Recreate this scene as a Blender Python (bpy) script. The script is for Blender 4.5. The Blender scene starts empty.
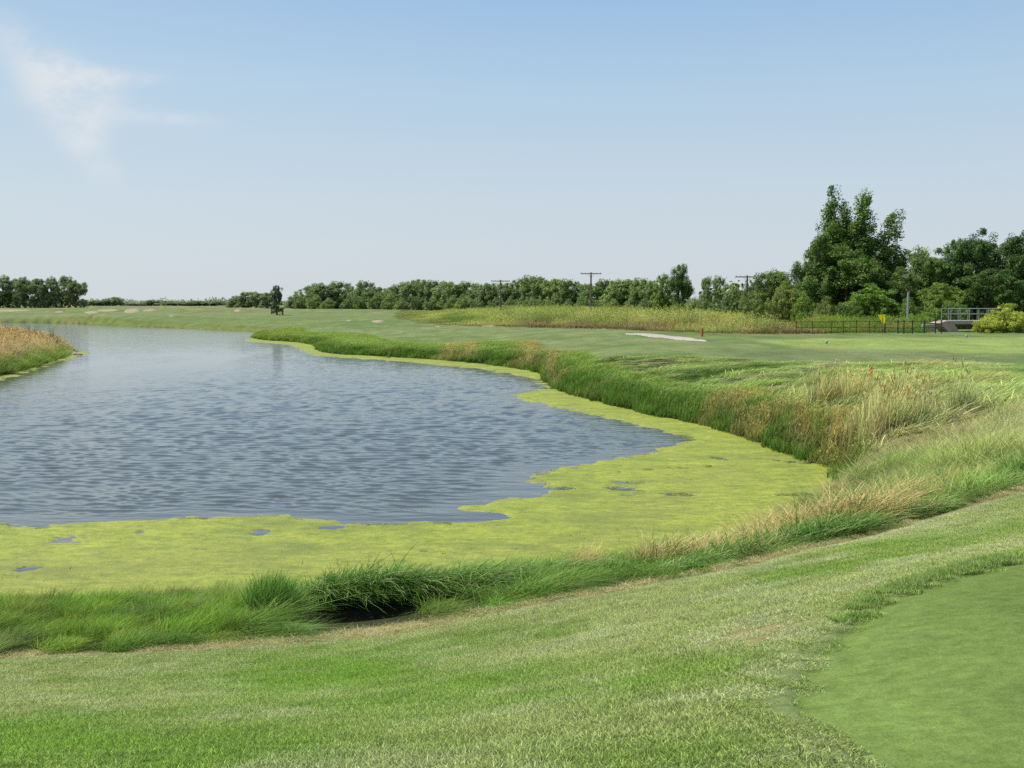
import bpy, math
import numpy as np
from math import radians as R
rng = np.random.default_rng(7)
C = bpy.context.scene.collection
F = 1098.0; HC = 5.2; HOR = 300.0
PITCH = math.atan((384 - HOR) / F)
cp, sp = math.cos(PITCH), math.sin(PITCH)

# ------------------------------------------------------------------ camera maths
def ray(px, py):
    u = (px - 512) / F; v = -(py - 384) / F
    return np.array([u, cp + v * sp, -sp + v * cp])
def at(px, py, z=0.0):
    d = ray(px, py); t = (z - HC) / d[2]
    return (d[0] * t, d[1] * t)
def proj(x, y, z):
    yy = y * cp - (z - HC) * sp; zz = y * sp + (z - HC) * cp
    yy = np.maximum(yy, 0.05)
    return 512 + F * x / yy, 384 - F * zz / yy
def col_at(px, D):
    """world x of picture column px at depth D"""
    return (px - 512) / F * D
def L(r, g, b):
    f = lambda c: (c / 255 / 12.92) if c / 255 <= 0.04045 else ((c / 255 + 0.055) / 1.055) ** 2.4
    return np.array([f(r), f(g), f(b)])

# ------------------------------------------------------------------ noise
_tab = np.random.default_rng(3).random((256, 256))
def vnoise(x, y):
    xi = np.floor(x).astype(int); yi = np.floor(y).astype(int)
    fx = x - xi; fy = y - yi
    fx = fx * fx * (3 - 2 * fx); fy = fy * fy * (3 - 2 * fy)
    g = lambda a, b: _tab[a & 255, b & 255]
    return (g(xi, yi) * (1 - fx) + g(xi + 1, yi) * fx) * (1 - fy) + (g(xi, yi + 1) * (1 - fx) + g(xi + 1, yi + 1) * fx) * fy
def fbm(x, y, o=4):
    s = 0; a = 0.5; t = 0
    for k in range(o):
        s = s + a * vnoise(x * 2 ** k + 17.3 * k, y * 2 ** k + 5.1 * k); t += a; a *= 0.5
    return s / t
def sstep(a, b, x):
    t = np.clip((x - a) / (b - a), 0, 1); return t * t * (3 - 2 * t)

# ------------------------------------------------------------------ polygons
def seg_dist(x, y, P, closed=True):
    d = np.full(np.shape(x), 1e9); n = len(P)
    for i in range(n if closed else n - 1):
        ax, ay = P[i]; bx, by = P[(i + 1) % n]
        dx, dy = bx - ax, by - ay; l = dx * dx + dy * dy + 1e-9
        t = np.clip(((x - ax) * dx + (y - ay) * dy) / l, 0, 1)
        d = np.minimum(d, np.hypot(x - ax - t * dx, y - ay - t * dy))
    return d
def inside(x, y, P):
    c = np.zeros(np.shape(x), bool); n = len(P)
    for i in range(n):
        ax, ay = P[i]; bx, by = P[(i + 1) % n]
        if ay == by: continue
        k = ((ay > y) != (by > y)) & (x < (bx - ax) * (y - ay) / (by - ay) + ax)
        c ^= k
    return c
def sdist(x, y, P):
    return np.where(inside(x, y, P), -1, 1) * seg_dist(x, y, P)

NEAR = [(-600, 660), (-250, 640), (-100, 628), (0, 622), (100, 619), (200, 613), (260, 607), (330, 603), (400, 597), (500, 589),
        (600, 577), (680, 560), (740, 540), (790, 518), (830, 498), (848, 484)]
RIGHT = [(846, 471), (815, 461), (790, 452), (765, 443), (740, 434), (715, 427), (690, 421), (660, 416), (640, 411), (615, 405), (600, 401),
         (580, 396), (560, 389), (549, 381), (546, 375), (535, 371), (515, 368), (490, 364.5), (460, 361.5), (430, 359), (400, 357.5), (370, 355.5), (345, 354.5),
         (328, 352.5), (321, 349), (318, 345), (300, 342.5), (280, 341), (264, 340), (255, 337.5), (262, 335), (262, 332)]
FARS = [(240, 330.5), (200, 329), (170, 327.5), (140, 326.5), (110, 325), (95, 324), (60, 323), (20, 322.6), (-40, 322.4), (-150, 321)]
LEFT = [(-150, 333), (-60, 336), (-20, 338), (0, 339.5), (25, 342.5), (45, 347), (60, 350), (71, 352.5), (62, 356.5), (48, 361), (25, 368.5), (0, 375), (-60, 385), (-200, 405), (-500, 500)]
SHORE = [at(*p) for p in NEAR + RIGHT + FARS + LEFT]

# ------------------------------------------------------------------ ground height
ctl = [(0, 768, 2.95), (256, 768, 3.15), (512, 768, 3.38), (800, 768, 3.55), (1024, 768, 3.62),
       (0, 700, 1.95), (250, 700, 2.1), (500, 690, 2.4), (650, 640, 2.3),
       (0, 656, .85), (200, 650, .85), (350, 640, .9), (450, 620, 1.0), (600, 592, 1.15), (750, 562, 1.5), (900, 527, 1.9), (1024, 488, 2.2),
       (850, 503, .55), (800, 532, .65), (900, 485, 1.0), (900, 465, 1.0), (940, 470, 1.4), (1024, 556, 3.12), (900, 592, 3.12), (800, 690, 3.28), (900, 680, 3.36),
       (1024, 450, 1.95), (900, 450, 1.15), (860, 430, 1.35), (870, 385, 2.0), (1000, 400, 2.05), (1000, 365, 2.15),
       (700, 385, 1.2), (700, 360, 1.9), (700, 345, 2.1), (600, 362, 1.7), (600, 350, 1.95), (800, 400, 1.6), (800, 370, 2.0), (900, 345, 2.15), (900, 335, 2.2),
       (450, 345, .9), (450, 335, 1.3), (450, 325, 1.7), (450, 318, 2.0), (550, 350, 1.5), (550, 335, 1.95), (550, 325, 2.1),
       (350, 335, 1.0), (350, 322, 1.7), (290, 335, .7), (300, 325, 1.0), (300, 312, 2.0), (200, 320, 1.2), (100, 313, 2.3), (20, 311, 2.2), (0, 318, 1.0),
       (700, 325, 2.25), (900, 330, 2.25), (0, 350, .9), (-100, 360, 1.3), (60, 353, .3), (650, 316, 2.2)]
pts = []
for a, b, z in ctl:
    x, y = at(a, b, z); pts.append((x, y, z))
pts += [(0, 0, 3.6), (0, -6, 3.7), (-8, 0, 3.3), (8, 0, 3.75), (-20, 4, 2.0), (22, 6, 3.4), (-60, -20, 3), (60, -20, 3.4), (0, -80, 3.5), (45, 40, 2.3), (60, 90, 2.3), (-60, 40, 2)]
for an in range(-180, 180, 20):
    for rr, zz in ((520, 2.2), (1500, 2.0), (4000, 1.5)):
        pts.append((rr * math.sin(R(an)), rr * math.cos(R(an)), zz))
pts = np.array(pts)
def feat(x, y):
    th = np.arctan2(x, y); r = np.hypot(x, y)
    return np.stack([np.sin(th) * 2.2, np.cos(th) * 2.2, np.log(r + 4) * 1.6], -1)
_P = feat(pts[:, 0], pts[:, 1])
_K = np.linalg.norm(_P[:, None] - _P[None], axis=-1)
_W = np.linalg.solve(_K + 0.004 * np.eye(len(_P)), pts[:, 2] - 2.0)
MOUNDS = [(120, 300, .6, 9, 7), (150, 312, .8, 8, 7), (88, 305, .6, 6, 6), (60, 300, .5, 5, 6), (178, 325, .9, 8, 8), (205, 318, .7, 6, 7), (100, 330, .9, 7, 7), (235, 310, .5, 5, 6),
          (560, 215, .6, 18, 10), (640, 190, .5, 16, 8), (330, 300, .7, 30, 12), (470, 170, .35, 12, 6)]
def base_z(x, y):
    sh = x.shape; x = x.ravel(); y = y.ravel(); out = np.empty(len(x))
    for i in range(0, len(x), 60000):
        f = feat(x[i:i + 60000], y[i:i + 60000])
        out[i:i + 60000] = 2.0 + np.linalg.norm(f[:, None] - _P[None], axis=-1) @ _W
    for px, D, h, sx, sy in MOUNDS:
        out += h * np.exp(-((x - col_at(px, D)) / sx) ** 2 - ((y - D) / sy) ** 2)
    return out.reshape(sh)
GREEN_PX = [(1024, 556), (960, 571), (905, 588), (868, 606), (840, 625), (815, 647), (800, 668), (793, 690), (797, 715), (812, 742), (838, 775), (880, 830)]
GREEN = [at(a, b, 3.12 + .25 * sstep(560, 800, b)) for a, b in GREEN_PX] + [(2.2, .5), (3, -4), (14, -4), (14, 9), (9, 11.2)]
def ground_z(x, y):
    x = np.asarray(x, float); y = np.asarray(y, float)
    b = base_z(x, y); d = sdist(x, y, SHORE); r = np.hypot(x, y)
    d = d + (fbm(x / 1.3, y / 1.3, 3) - .5) * np.clip(r * .014, .25, 1.6)
    w = .5 + .9 * sstep(20, 60, r)
    w = np.where((x < 6) & (r < 30), 1.0, w)
    z = np.where(d > 0, b * (1 - np.exp(-d / w)), -np.minimum(.8, -d * .45))
    land = sstep(.3, 3, d)
    z = z + land * ((fbm(x / 2.1 + 9, y / 2.1, 3) - .5) * .12 * sstep(9, 18, r) + (fbm(x / 14, y / 14 + 3, 3) - .5) * .35 * sstep(30, 60, r))
    g = sdist(x, y, GREEN)
    hx, hy = at(352, 622, .62)
    z = z - .32 * np.exp(-((x - hx) / 1.0) ** 2 - ((y - hy - .35) / .38) ** 2)
    return z - .035 * sstep(.06, -.06, g) * (r < 25)
def gz(x, y): return float(ground_z(np.array([x]), np.array([y]))[0])
def hit(px, py, far=900):
    """where the line of sight through a picture point meets the ground"""
    d = ray(px, py); t = np.concatenate([np.linspace(2, 60, 500), np.linspace(60, far, 1500)])
    X, Y, Z = d[0] * t, d[1] * t, HC + d[2] * t
    k = np.nonzero(Z <= np.maximum(ground_z(X, Y), 0))[0]
    i = k[0] if len(k) else -1
    return (X[i], Y[i])

# ------------------------------------------------------------------ mesh + material helpers
def np_mesh(name, V, faces, fl=None, attrs=None, smooth=False):
    """faces: (n,k) array or list of such arrays"""
    me = bpy.data.meshes.new(name)
    if not isinstance(faces, list): faces = [faces]
    lt = np.concatenate([np.full(len(f), f.shape[1]) for f in faces])
    li = np.concatenate([f.ravel() for f in faces]).astype(np.int32)
    me.vertices.add(len(V)); me.vertices.foreach_set('co', np.asarray(V, np.float32).ravel())
    me.loops.add(len(li)); me.loops.foreach_set('vertex_index', li)
    me.polygons.add(len(lt))
    me.polygons.foreach_set('loop_start', np.concatenate([[0], np.cumsum(lt)[:-1]]).astype(np.int32))
    me.update(calc_edges=True)
    for k, a in (attrs or {}).items():
        a = np.asarray(a, np.float32)
        if a.ndim == 1:
            at_ = me.attributes.new(k, 'FLOAT', 'POINT'); at_.data.foreach_set('value', a)
        else:
            at_ = me.attributes.new(k, 'FLOAT_COLOR', 'POINT')
            if a.shape[1] == 3: a = np.concatenate([a, np.ones((len(a), 1), np.float32)], 1)
            at_.data.foreach_set('color', a.ravel())
    if smooth: me.polygons.foreach_set('use_smooth', np.ones(len(lt), bool))
    me.validate()
    return me
def link(name, me, mat=None, parent=None, loc=None):
    o = bpy.data.objects.new(name, me)
    if mat and not me.materials: me.materials.append(mat)
    C.objects.link(o)
    if parent: o.parent = parent
    if loc is not None: o.location = loc
    return o
def tag(o, label=None, cat=None, group=None, kind=None):
    for k, v in (('label', label), ('category', cat), ('group', group), ('kind', kind)):
        if v: o[k] = v
    return o
def thing(name, label, cat, loc, rotz=0, group=None):
    o = bpy.data.objects.new(name, None); C.objects.link(o); o.location = loc; o.rotation_euler = (0, 0, rotz)
    o.empty_display_size = .2
    return tag(o, label, cat, group)

class NT:
    def __init__(s, name):
        s.m = bpy.data.materials.new(name); s.m.use_nodes = True; s.t = s.m.node_tree; s.t.nodes.clear()
        s.out = s.n('ShaderNodeOutputMaterial')
    def n(s, typ, ins=None, **kw):
        nd = s.t.nodes.new(typ)
        for k, v in kw.items(): setattr(nd, k, v)
        for k, v in (ins or {}).items(): s.set(nd, k, v)
        return nd
    def set(s, nd, k, v):
        if isinstance(v, bpy.types.NodeSocket): s.t.links.new(v, nd.inputs[k])
        else:
            if isinstance(v, np.ndarray): v = tuple(v)
            if hasattr(v, '__len__') and len(v) == 3 and nd.inputs[k].type == 'RGBA': v = (*v, 1)
            nd.inputs[k].default_value = v
    def noise(s, vec, scale, detail=3, rough=.55):
        return s.n('ShaderNodeTexNoise', {'Vector': vec, 'Scale': scale, 'Detail': detail, 'Roughness': rough}).outputs['Fac']
    def mapr(s, v, a, b, c, d):
        return s.n('ShaderNodeMapRange', {'Value': v, 'From Min': a, 'From Max': b, 'To Min': c, 'To Max': d}).outputs[0]
    def mix(s, f, a, b, bt='MIX'):
        nd = s.n('ShaderNodeMix', data_type='RGBA', blend_type=bt)
        s.set(nd, 0, f); s.set(nd, 6, a); s.set(nd, 7, b); return nd.outputs[2]
    def math(s, op, a, b=0.0):
        nd = s.n('ShaderNodeMath', operation=op); s.set(nd, 0, a); s.set(nd, 1, b); return nd.outputs[0]
    def pos(s, sc=(1, 1, 1)):
        g = s.n('ShaderNodeNewGeometry').outputs['Position']
        return s.n('ShaderNodeMapping', {'Vector': g, 'Scale': sc}).outputs[0]
    def upnormal(s, up):
        g = s.n('ShaderNodeNewGeometry').outputs['Normal']
        a = s.n('ShaderNodeVectorMath', {0: g, 1: (0, 0, up)}, operation='ADD')
        return s.n('ShaderNodeVectorMath', {0: a.outputs[0]}, operation='NORMALIZE').outputs[0]
    def attr(s, name, typ='GEOMETRY'):
        return s.n('ShaderNodeAttribute', attribute_name=name, attribute_type=typ)

def leafy(name, colsock, trans=.3, rough=.5, spec=.25):
    pass
def blade_material(name, instanced=True, trans=.3, spec=.12, rough=.6, gain=1.45, up=.8):
    t = NT(name)
    c = t.attr('tcol', 'INSTANCER' if instanced else 'GEOMETRY').outputs['Color']
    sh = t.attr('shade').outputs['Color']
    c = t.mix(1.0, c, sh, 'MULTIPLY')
    c = t.mix(1.0, c, np.array((gain, gain, gain)), 'MULTIPLY')
    p = t.n('ShaderNodeBsdfPrincipled', {'Base Color': c, 'Roughness': rough, 'Specular IOR Level': spec, 'Normal': t.upnormal(up)})
    tr = t.n('ShaderNodeBsdfTranslucent', {'Color': c})
    m = t.n('ShaderNodeMixShader', {0: trans, 1: p.outputs[0], 2: tr.outputs[0]})
    t.t.links.new(m.outputs[0], t.out.inputs[0]); return t.m
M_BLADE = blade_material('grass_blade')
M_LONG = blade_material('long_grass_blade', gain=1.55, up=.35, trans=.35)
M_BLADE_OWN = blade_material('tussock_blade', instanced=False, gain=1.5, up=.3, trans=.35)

def simple(name, c, rough=.7, var=.25, scale=6, spec=.3, metal=0, bump=.2):
    t = NT(name); v = t.n('ShaderNodeTexCoord').outputs['Object']
    n = t.noise(v, scale, 5); c = np.array(c)
    cc = t.mix(t.mapr(n, .3, .7, 0, 1), c * (1 - var), np.minimum(c * (1 + var), 1))
    b = t.n('ShaderNodeBump', {'Height': t.noise(v, scale * 6, 4), 'Strength': bump, 'Distance': .02})
    p = t.n('ShaderNodeBsdfPrincipled', {'Base Color': cc, 'Roughness': rough, 'Specular IOR Level': spec, 'Metallic': metal, 'Normal': b.outputs[0]})
    t.t.links.new(p.outputs[0], t.out.inputs[0]); return t.m

# ------------------------------------------------------------------ ground sheet
az = np.concatenate([np.arange(-180, -40, 3.0), np.arange(-40, 40, .09), np.arange(40, 181, 3.0)])
rad = [0.4]
while rad[-1] < 6000: rad.append(rad[-1] * (1.010 if 3 < rad[-1] < 420 else 1.06))
rad = np.array(rad)
A, RR = np.meshgrid(np.radians(az), rad)
X = RR * np.sin(A); Y = RR * np.cos(A)
Z = ground_z(X, Y)
def grid_faces(n, m):
    i = np.arange(n - 1)[:, None] * m + np.arange(m - 1)[None]
    return np.stack([i, i + 1, i + m + 1, i + m], -1).reshape(-1, 4)[:, ::-1]

CREST_PX = [(-600, 700), (-150, 664), (0, 657), (60, 655), (130, 653), (200, 648), (270, 643), (340, 638), (400, 632), (450, 622), (500, 610), (560, 600), (620, 590), (700, 574), (760, 562),
            (830, 545), (900, 527), (960, 510), (1024, 490), (1100, 470), (1250, 440)]
CREST = [hit(a, b) for a, b in CREST_PX]
TURF = CREST + [(24, 3), (14, -3), (-14, -3), (-16, 4)]
WEED = [hit(a, b) for a, b in [(395, 317), (420, 322), (440, 324.5), (500, 326.5), (560, 328), (640, 330.5), (700, 333), (760, 334.6), (808, 335)]] + \
       [(col_at(835, 112), 112), (col_at(840, 160), 160), (col_at(820, 260), 260), (col_at(500, 290), 290), (col_at(400, 300), 300)]
ROUGH = [hit(a, b) for a, b in [(560, 372), (600, 358), (650, 356), (700, 358), (760, 362), (820, 364), (880, 366), (950, 365), (1024, 364), (1150, 368)]] + \
        [(26, 30), (21, 20), (CREST[-1][0], CREST[-1][1])] + CREST[12:-1][::-1] + [at(740, 540), at(830, 498), at(848, 484), at(812, 461), at(740, 434), at(640, 411), at(560, 389)]

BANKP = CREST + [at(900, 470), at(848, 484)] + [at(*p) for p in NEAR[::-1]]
def ground_colour(X, Y, Z):
    px, py = proj(X, Y, Z); r = np.hypot(X, Y)
    d = sdist(X, Y, SHORE)
    n1 = fbm(X / 9, Y / 9); n2 = fbm(X / 2.3 + 5, Y / 2.3); n3 = fbm(X / 40, Y / 28 + 8)
    def mixc(c, k, cc):
        return c * (1 - k[..., None]) + np.asarray(cc) * k[..., None]
    c = np.zeros(X.shape + (3,)); c[:] = (.115, .165, .05)
    # mid and far mown grass
    c = mixc(c, sstep(.35, .65, n1), (.15, .19, .075))
    c = mixc(c, sstep(.45, .75, n2) * .5, (.20, .20, .09))
    c = mixc(c, sstep(.5, .7, n3) * .6 * sstep(60, 130, r), (.095, .155, .045))
    far = sstep(150, 260, r)
    c = mixc(c, far * .55, (.15, .19, .07))
    # pale smooth putting surface on the right, beyond the rough
    pg = [hit(a, b) for a, b in [(760, 340.5), (830, 338.5), (960, 337.5), (1100, 337), (1130, 355), (1024, 354), (900, 350), (800, 348)]]
    g2 = sdist(X, Y, pg)
    c = mixc(c, sstep(1.2, -1.2, g2), np.array((.205, .265, .075)))
    # duller strip in front of it
    c = mixc(c, sstep(0, -2, sdist(X, Y, [hit(a, b) for a, b in [(700, 350), (800, 350), (900, 353), (1100, 357), (1120, 366), (900, 364), (760, 360), (640, 354)]])) * .6, (.115, .145, .06))
    # tan ground under the weeds
    w = sdist(X, Y, WEED)
    c = mixc(c, sstep(1.5, -1.5, w) * .8, (.17, .15, .06))
    # long rough
    c = mixc(c, sstep(.5, -.5, sdist(X, Y, ROUGH)), (.10, .12, .045))
    # banks
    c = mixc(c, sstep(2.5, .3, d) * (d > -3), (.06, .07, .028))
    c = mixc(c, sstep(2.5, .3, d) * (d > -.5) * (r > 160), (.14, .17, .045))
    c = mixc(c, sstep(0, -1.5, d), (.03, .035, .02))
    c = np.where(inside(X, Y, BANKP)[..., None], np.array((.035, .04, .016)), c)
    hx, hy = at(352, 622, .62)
    c = mixc(c, np.exp(-((X - hx) / 1.3) ** 2 - ((Y - hy - .35) / .6) ** 2), (.032, .030, .018))  # shade under the drooping grass painted into the hollow's soil colour
    c = mixc(c, np.exp(-((X - hx - 1.5) / 1.2) ** 2 - ((Y - hy - .6) / .5) ** 2), (.032, .030, .018))  # same painted shade, carried on to the right under the arching grass
    # foreground turf soil
    t = inside(X, Y, TURF)
    cr = seg_dist(X, Y, CREST, False)
    c = np.where(t[..., None], mixc(np.broadcast_to(np.array((.12, .17, .045)), c.shape), sstep(.4, .7, n2), (.16, .19, .075)), c)
    c = mixc(c, sstep(.4, .05, cr - .3 * (n2 - .5)) * (r < 24) * .8, (.26, .24, .105))
    bx, by = hit(762, 634)
    bp = np.exp(-((X - bx) / .32) ** 2 - ((Y - by) / .75) ** 2)
    c = mixc(c, np.clip(bp * 1.5 * n2 * 1.6, 0, 1), (.27, .235, .10))
    gg0 = sdist(X, Y, GREEN); c = mixc(c, sstep(.45, .1, gg0) * (r < 25) * .8, (.19, .24, .09))
    # putting green close by
    gg = sdist(X, Y, GREEN) + (fbm(X * 7, Y * 7, 2) - .5) * .03
    gc = mixc(np.broadcast_to(np.array((.165, .24, .06)), c.shape), .2 * sstep(.35, .7, fbm(X / 1.4, Y / 1.4 + 40)), (.16, .23, .055))
    c = np.where(((gg < 0) & (r < 25))[..., None], gc, c)
    # far sand-coloured and dry patches on the mounds to the left
    dry = sstep(.45, .7, fbm(X / 12 + 31, Y / 7)) * sstep(230, 280, Y)
    c = mixc(c, dry * .75, (.24, .20, .11))
    c = c * np.where(r < 25, 1, 1.12)[..., None]
    c = c * (.85 + .3 * fbm(X * 1.3, Y * 1.3, 3))[..., None]
    return c
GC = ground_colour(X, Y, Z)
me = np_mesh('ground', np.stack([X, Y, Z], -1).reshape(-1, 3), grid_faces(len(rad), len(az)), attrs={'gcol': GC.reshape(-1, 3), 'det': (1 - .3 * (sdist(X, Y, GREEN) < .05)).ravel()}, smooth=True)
t = NT('ground_grass')
c = t.attr('gcol').outputs['Color']; P = t.pos()
f1 = t.mapr(t.noise(P, 9, 6, .7), .3, .7, .62, 1.38)
f2 = t.mapr(t.noise(t.pos((.6, .25, 1)), .7, 5), .3, .7, .8, 1.2)
f3 = t.mapr(t.noise(P, 160, 3, .7), .3, .7, .6, 1.4)
k = t.math('MULTIPLY', t.math('MULTIPLY', f1, f2), f3)
dt = t.attr('det').outputs['Fac']
k = t.math('ADD', t.math('MULTIPLY', t.math('SUBTRACT', k, 1.0), dt), 1.0)
c = t.mix(1.0, c, t.n('ShaderNodeCombineColor', {0: k, 1: k, 2: k}).outputs[0], 'MULTIPLY')
b = t.n('ShaderNodeBump', {'Height': t.noise(P, 30, 5, .7), 'Strength': .6, 'Distance': .05})
p = t.n('ShaderNodeBsdfPrincipled', {'Base Color': c, 'Roughness': .95, 'Specular IOR Level': .05, 'Normal': b.outputs[0]})
t.t.links.new(p.outputs[0], t.out.inputs[0])
tag(link('ground', me, t.m), kind='structure', label='mown grass land rising round the pond')

# ------------------------------------------------------------------ pond water
t = NT('pond_water')
P = t.pos()
w1 = t.noise(t.pos((.40, 1.4, 1)), .85, 3, .5)
w2 = t.noise(t.pos((.6, 1.7, 1)), 4.5, 2, .5)
w3 = t.noise(t.pos((.5, 1.0, 1)), .35, 2, .5)
h = t.math('ADD', t.math('MULTIPLY', w1, 1.0), t.math('ADD', t.math('MULTIPLY', w2, .16), t.math('MULTIPLY', w3, .9)))
gust = t.mapr(t.noise(t.pos((.35, 1, 1)), .07, 4, .55), .35, .65, .75, 1.1)
cx, cy = at(165, 362)
sep = t.n('ShaderNodeSeparateXYZ', {0: P})
ex = t.math('POWER', t.math('DIVIDE', t.math('SUBTRACT', sep.outputs[0], cx), 9.0), 2.0)
ey = t.math('POWER', t.math('DIVIDE', t.math('SUBTRACT', sep.outputs[1], cy), 26.0), 2.0)
calm = t.math('MULTIPLY', t.mapr(t.math('ADD', ex, ey), 0.2, 1.6, 1, 0), t.mapr(t.noise(t.pos((1, .3, 1)), .25, 4), .3, .6, .3, 1))
st = t.math('MULTIPLY', gust, t.mapr(calm, 0, 1, 1, .12))
b = t.n('ShaderNodeBump', {'Height': h, 'Strength': st, 'Distance': .05})
p = t.n('ShaderNodeBsdfPrincipled', {'Base Color': np.array((.078, .09, .08)), 'Roughness': .05, 'IOR': 1.33, 'Specular IOR Level': .5, 'Normal': b.outputs[0]})
t.t.links.new(p.outputs[0], t.out.inputs[0])
def build_water():
    wa = np.radians(np.concatenate([np.arange(-82, -30, 1.0), np.arange(-30, 20, .055), np.arange(20, 60, 1.0)]))
    wr = [8.0]
    while wr[-1] < 330: wr.append(wr[-1] * (1.0024 if wr[-1] > 14 else 1.03))
    A, RR = np.meshgrid(wa, np.array(wr)); X = RR * np.sin(A); Y = RR * np.cos(A)
    g = np.random.default_rng(12); Zw = np.zeros_like(X)
    gust_ = .55 + .9 * fbm(X / 22, Y / 30 + 4, 3)
    dist_x = X + 1.2 * (fbm(X / 3, Y / 3, 2) - .5); dist_y = Y + 1.2 * (fbm(X / 3 + 50, Y / 3, 2) - .5)
    for q in range(54):
        lam = .12 * (.95 / .12) ** g.random(); th_ = g.normal(.15, .36); kx, ky = math.sin(th_) * 6.283 / lam, math.cos(th_) * 6.283 / lam
        slope = .034 * (1 if lam < .7 else .6)
        fade = sstep(2.0, 4.0, lam / (RR * .0024))
        ph_ = kx * dist_x + ky * dist_y + g.uniform(0, 6.28)
        Zw += slope * lam / 6.283 * fade * (np.sin(ph_) + .25 * np.sin(2 * ph_ + .6))
    dA = sdist(X, Y, ALG); dS = sdist(X, Y, SHORE)
    ax, ay = at(165, 362)
    calm_ = np.exp(-((X - ax) / 9) ** 2 - ((Y - ay) / 24) ** 2)
    Zw *= gust_ * (1 - .85 * calm_) * sstep(.1, 2.0, dA) * sstep(0, -2, dS)
    me = np_mesh('pond_water', np.stack([X, Y, Zw], -1).reshape(-1, 3), grid_faces(*X.shape), smooth=True)
    tag(link('pond_water', me, t_water), kind='structure', label='rippled blue grey pond water')
t_water = t.m

# ------------------------------------------------------------------ floating algae
EDGE = [(-300, 529), (-60, 524), (0, 522), (40, 525.5), (90, 523), (140, 521), (172, 518), (230, 516.5), (285, 516), (302, 519), (340, 520), (372, 523.5), (425, 522.5),
        (452, 521), (488, 518), (470, 512), (462, 509), (500, 501), (512, 496), (520, 490), (545, 484), (522, 477), (548, 469), (590, 463), (625, 457), (660, 450), (688, 441), (672, 434), (650, 428),
        (620, 421), (590, 415), (560, 408), (530, 401), (514, 396), (522, 392), (545, 388), (538, 379), (510, 375), (490, 370), (440, 365), (400, 361.5), (350, 358), (318, 355.5), (290, 344.5), (250, 341.5), (243, 340)]
INNER = [(262, 334), (330, 345), (420, 350), (520, 358), (556, 372), (600, 392), (700, 410), (800, 440), (870, 480), (800, 540), (700, 585), (500, 615), (0, 650), (-400, 670)]
ALG = [at(*p) for p in EDGE + INNER]
ALG2 = [at(*p) for p in [(90, 353), (74, 357), (60, 361.5), (40, 367.5), (20, 374), (0, 380), (-60, 392), (-60, 380), (0, 368), (50, 352), (60, 348)]]
HOLES = [(70, 540.5, .62, .35), (259, 533, .3, .3), (205, 583, .8, .18), (245, 590, 1.0, .2), (110, 573, .35, .15), (470, 516.5, .7, .2), (530, 491.5, .5, .35), (140, 533, .12, .1), (330, 528, .3, .1)]
def algae_grid(a0, a1, r0, r1, POLY, da, dr, name, label, mat):
    aa = np.radians(np.arange(a0, a1, da)); rr = [r0]
    while rr[-1] < r1: rr.append(rr[-1] * dr)
    A, RR = np.meshgrid(aa, np.array(rr)); X = RR * np.sin(A); Y = RR * np.cos(A); r = RR
    d = sdist(X, Y, POLY)
    amp = np.clip(r * .018, .3, 1.1)
    d = d + (fbm(X / 1.1, Y / 1.1, 5) - .5) * amp * 1.7 + (fbm(X * 3.1, Y * 3.1, 4) - .5) * amp * .9
    for hx, hy, sx, sy in HOLES:
        wx, wy = at(hx, hy)
        d = d + 3.2 * np.exp(-((X - wx) / sx) ** 2 - ((Y - wy) / (sy * 2.2)) ** 2) * (.25 + .9 * fbm(X * 4, Y * 4, 3))
    inner = -d
    # sparse wet streaks
    streak = fbm(X / 1.6 + 50, Y / 1.0 + 3, 5)
    zz = np.clip(inner * .06, -.05, .022) + (fbm(X * 3, Y * 3, 4) - .5) * .02 - .05 * sstep(.74, .8, streak)
    keep = (d < .6)
    Fc = grid_faces(*X.shape)
    k = keep.ravel()[Fc].any(1); Fc = Fc[k]
    used, inv = np.unique(Fc, return_inverse=True)
    V = np.stack([X, Y, zz], -1).reshape(-1, 3)[used]
    me = np_mesh(name, V, inv.reshape(-1, 4), attrs={'edge': np.clip(inner, -1, 6).ravel()[used]}, smooth=True)
    return tag(link(name, me, mat), label, 'algae', kind='stuff')
t = NT('pond_algae')
P = t.pos(); e = t.attr('edge').outputs['Fac']
n1 = t.noise(t.pos((.7, 1, 1)), 1.2, 7, .72); n2 = t.noise(P, 7, 5, .7); n3 = t.noise(t.pos((.55, 1, 1)), 3.6, 7, .75); n4 = t.noise(P, 45, 3, .7)
c = t.mix(t.mapr(n1, .35, .65, 0, 1), L(152, 162, 55), L(188, 196, 70))
c = t.mix(t.mapr(n3, .44, .64, 0, .75), c, L(112, 134, 48))
c = t.mix(t.mapr(n2, .5, .72, 0, .65), c, L(200, 205, 85))
c = t.mix(t.mapr(t.noise(t.pos((.6, 1.2, 1)), .45, 6, .7), .48, .66, 0, .7), c, L(120, 134, 60))
c = t.mix(t.mapr(n4, .5, .7, 0, .7), c, L(95, 112, 40))
c = t.mix(t.mapr(t.math('MULTIPLY', t.noise(P, 3, 5, .7), e), 1.4, 1.7, 0, .15), c, L(150, 140, 80))
c = t.mix(t.mapr(e, 0.0, .25, .45, 0), c, L(165, 150, 110))
b = t.n('ShaderNodeBump', {'Height': t.noise(P, 22, 4, .7), 'Strength': .8, 'Distance': .03})
c = t.mix(1.0, c, np.array((.78, .79, .84)), 'MULTIPLY')
p = t.n('ShaderNodeBsdfPrincipled', {'Base Color': c, 'Roughness': .7, 'Specular IOR Level': .3, 'Normal': b.outputs[0]})
t.t.links.new(p.outputs[0], t.out.inputs[0])
M_ALG = t.m
build_water()
algae_grid(-34, 30, 12, 190, ALG, .07, 1.0045, 'floating_algae', 'yellow green algae mat floating in the near end of the pond', M_ALG)
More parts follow.
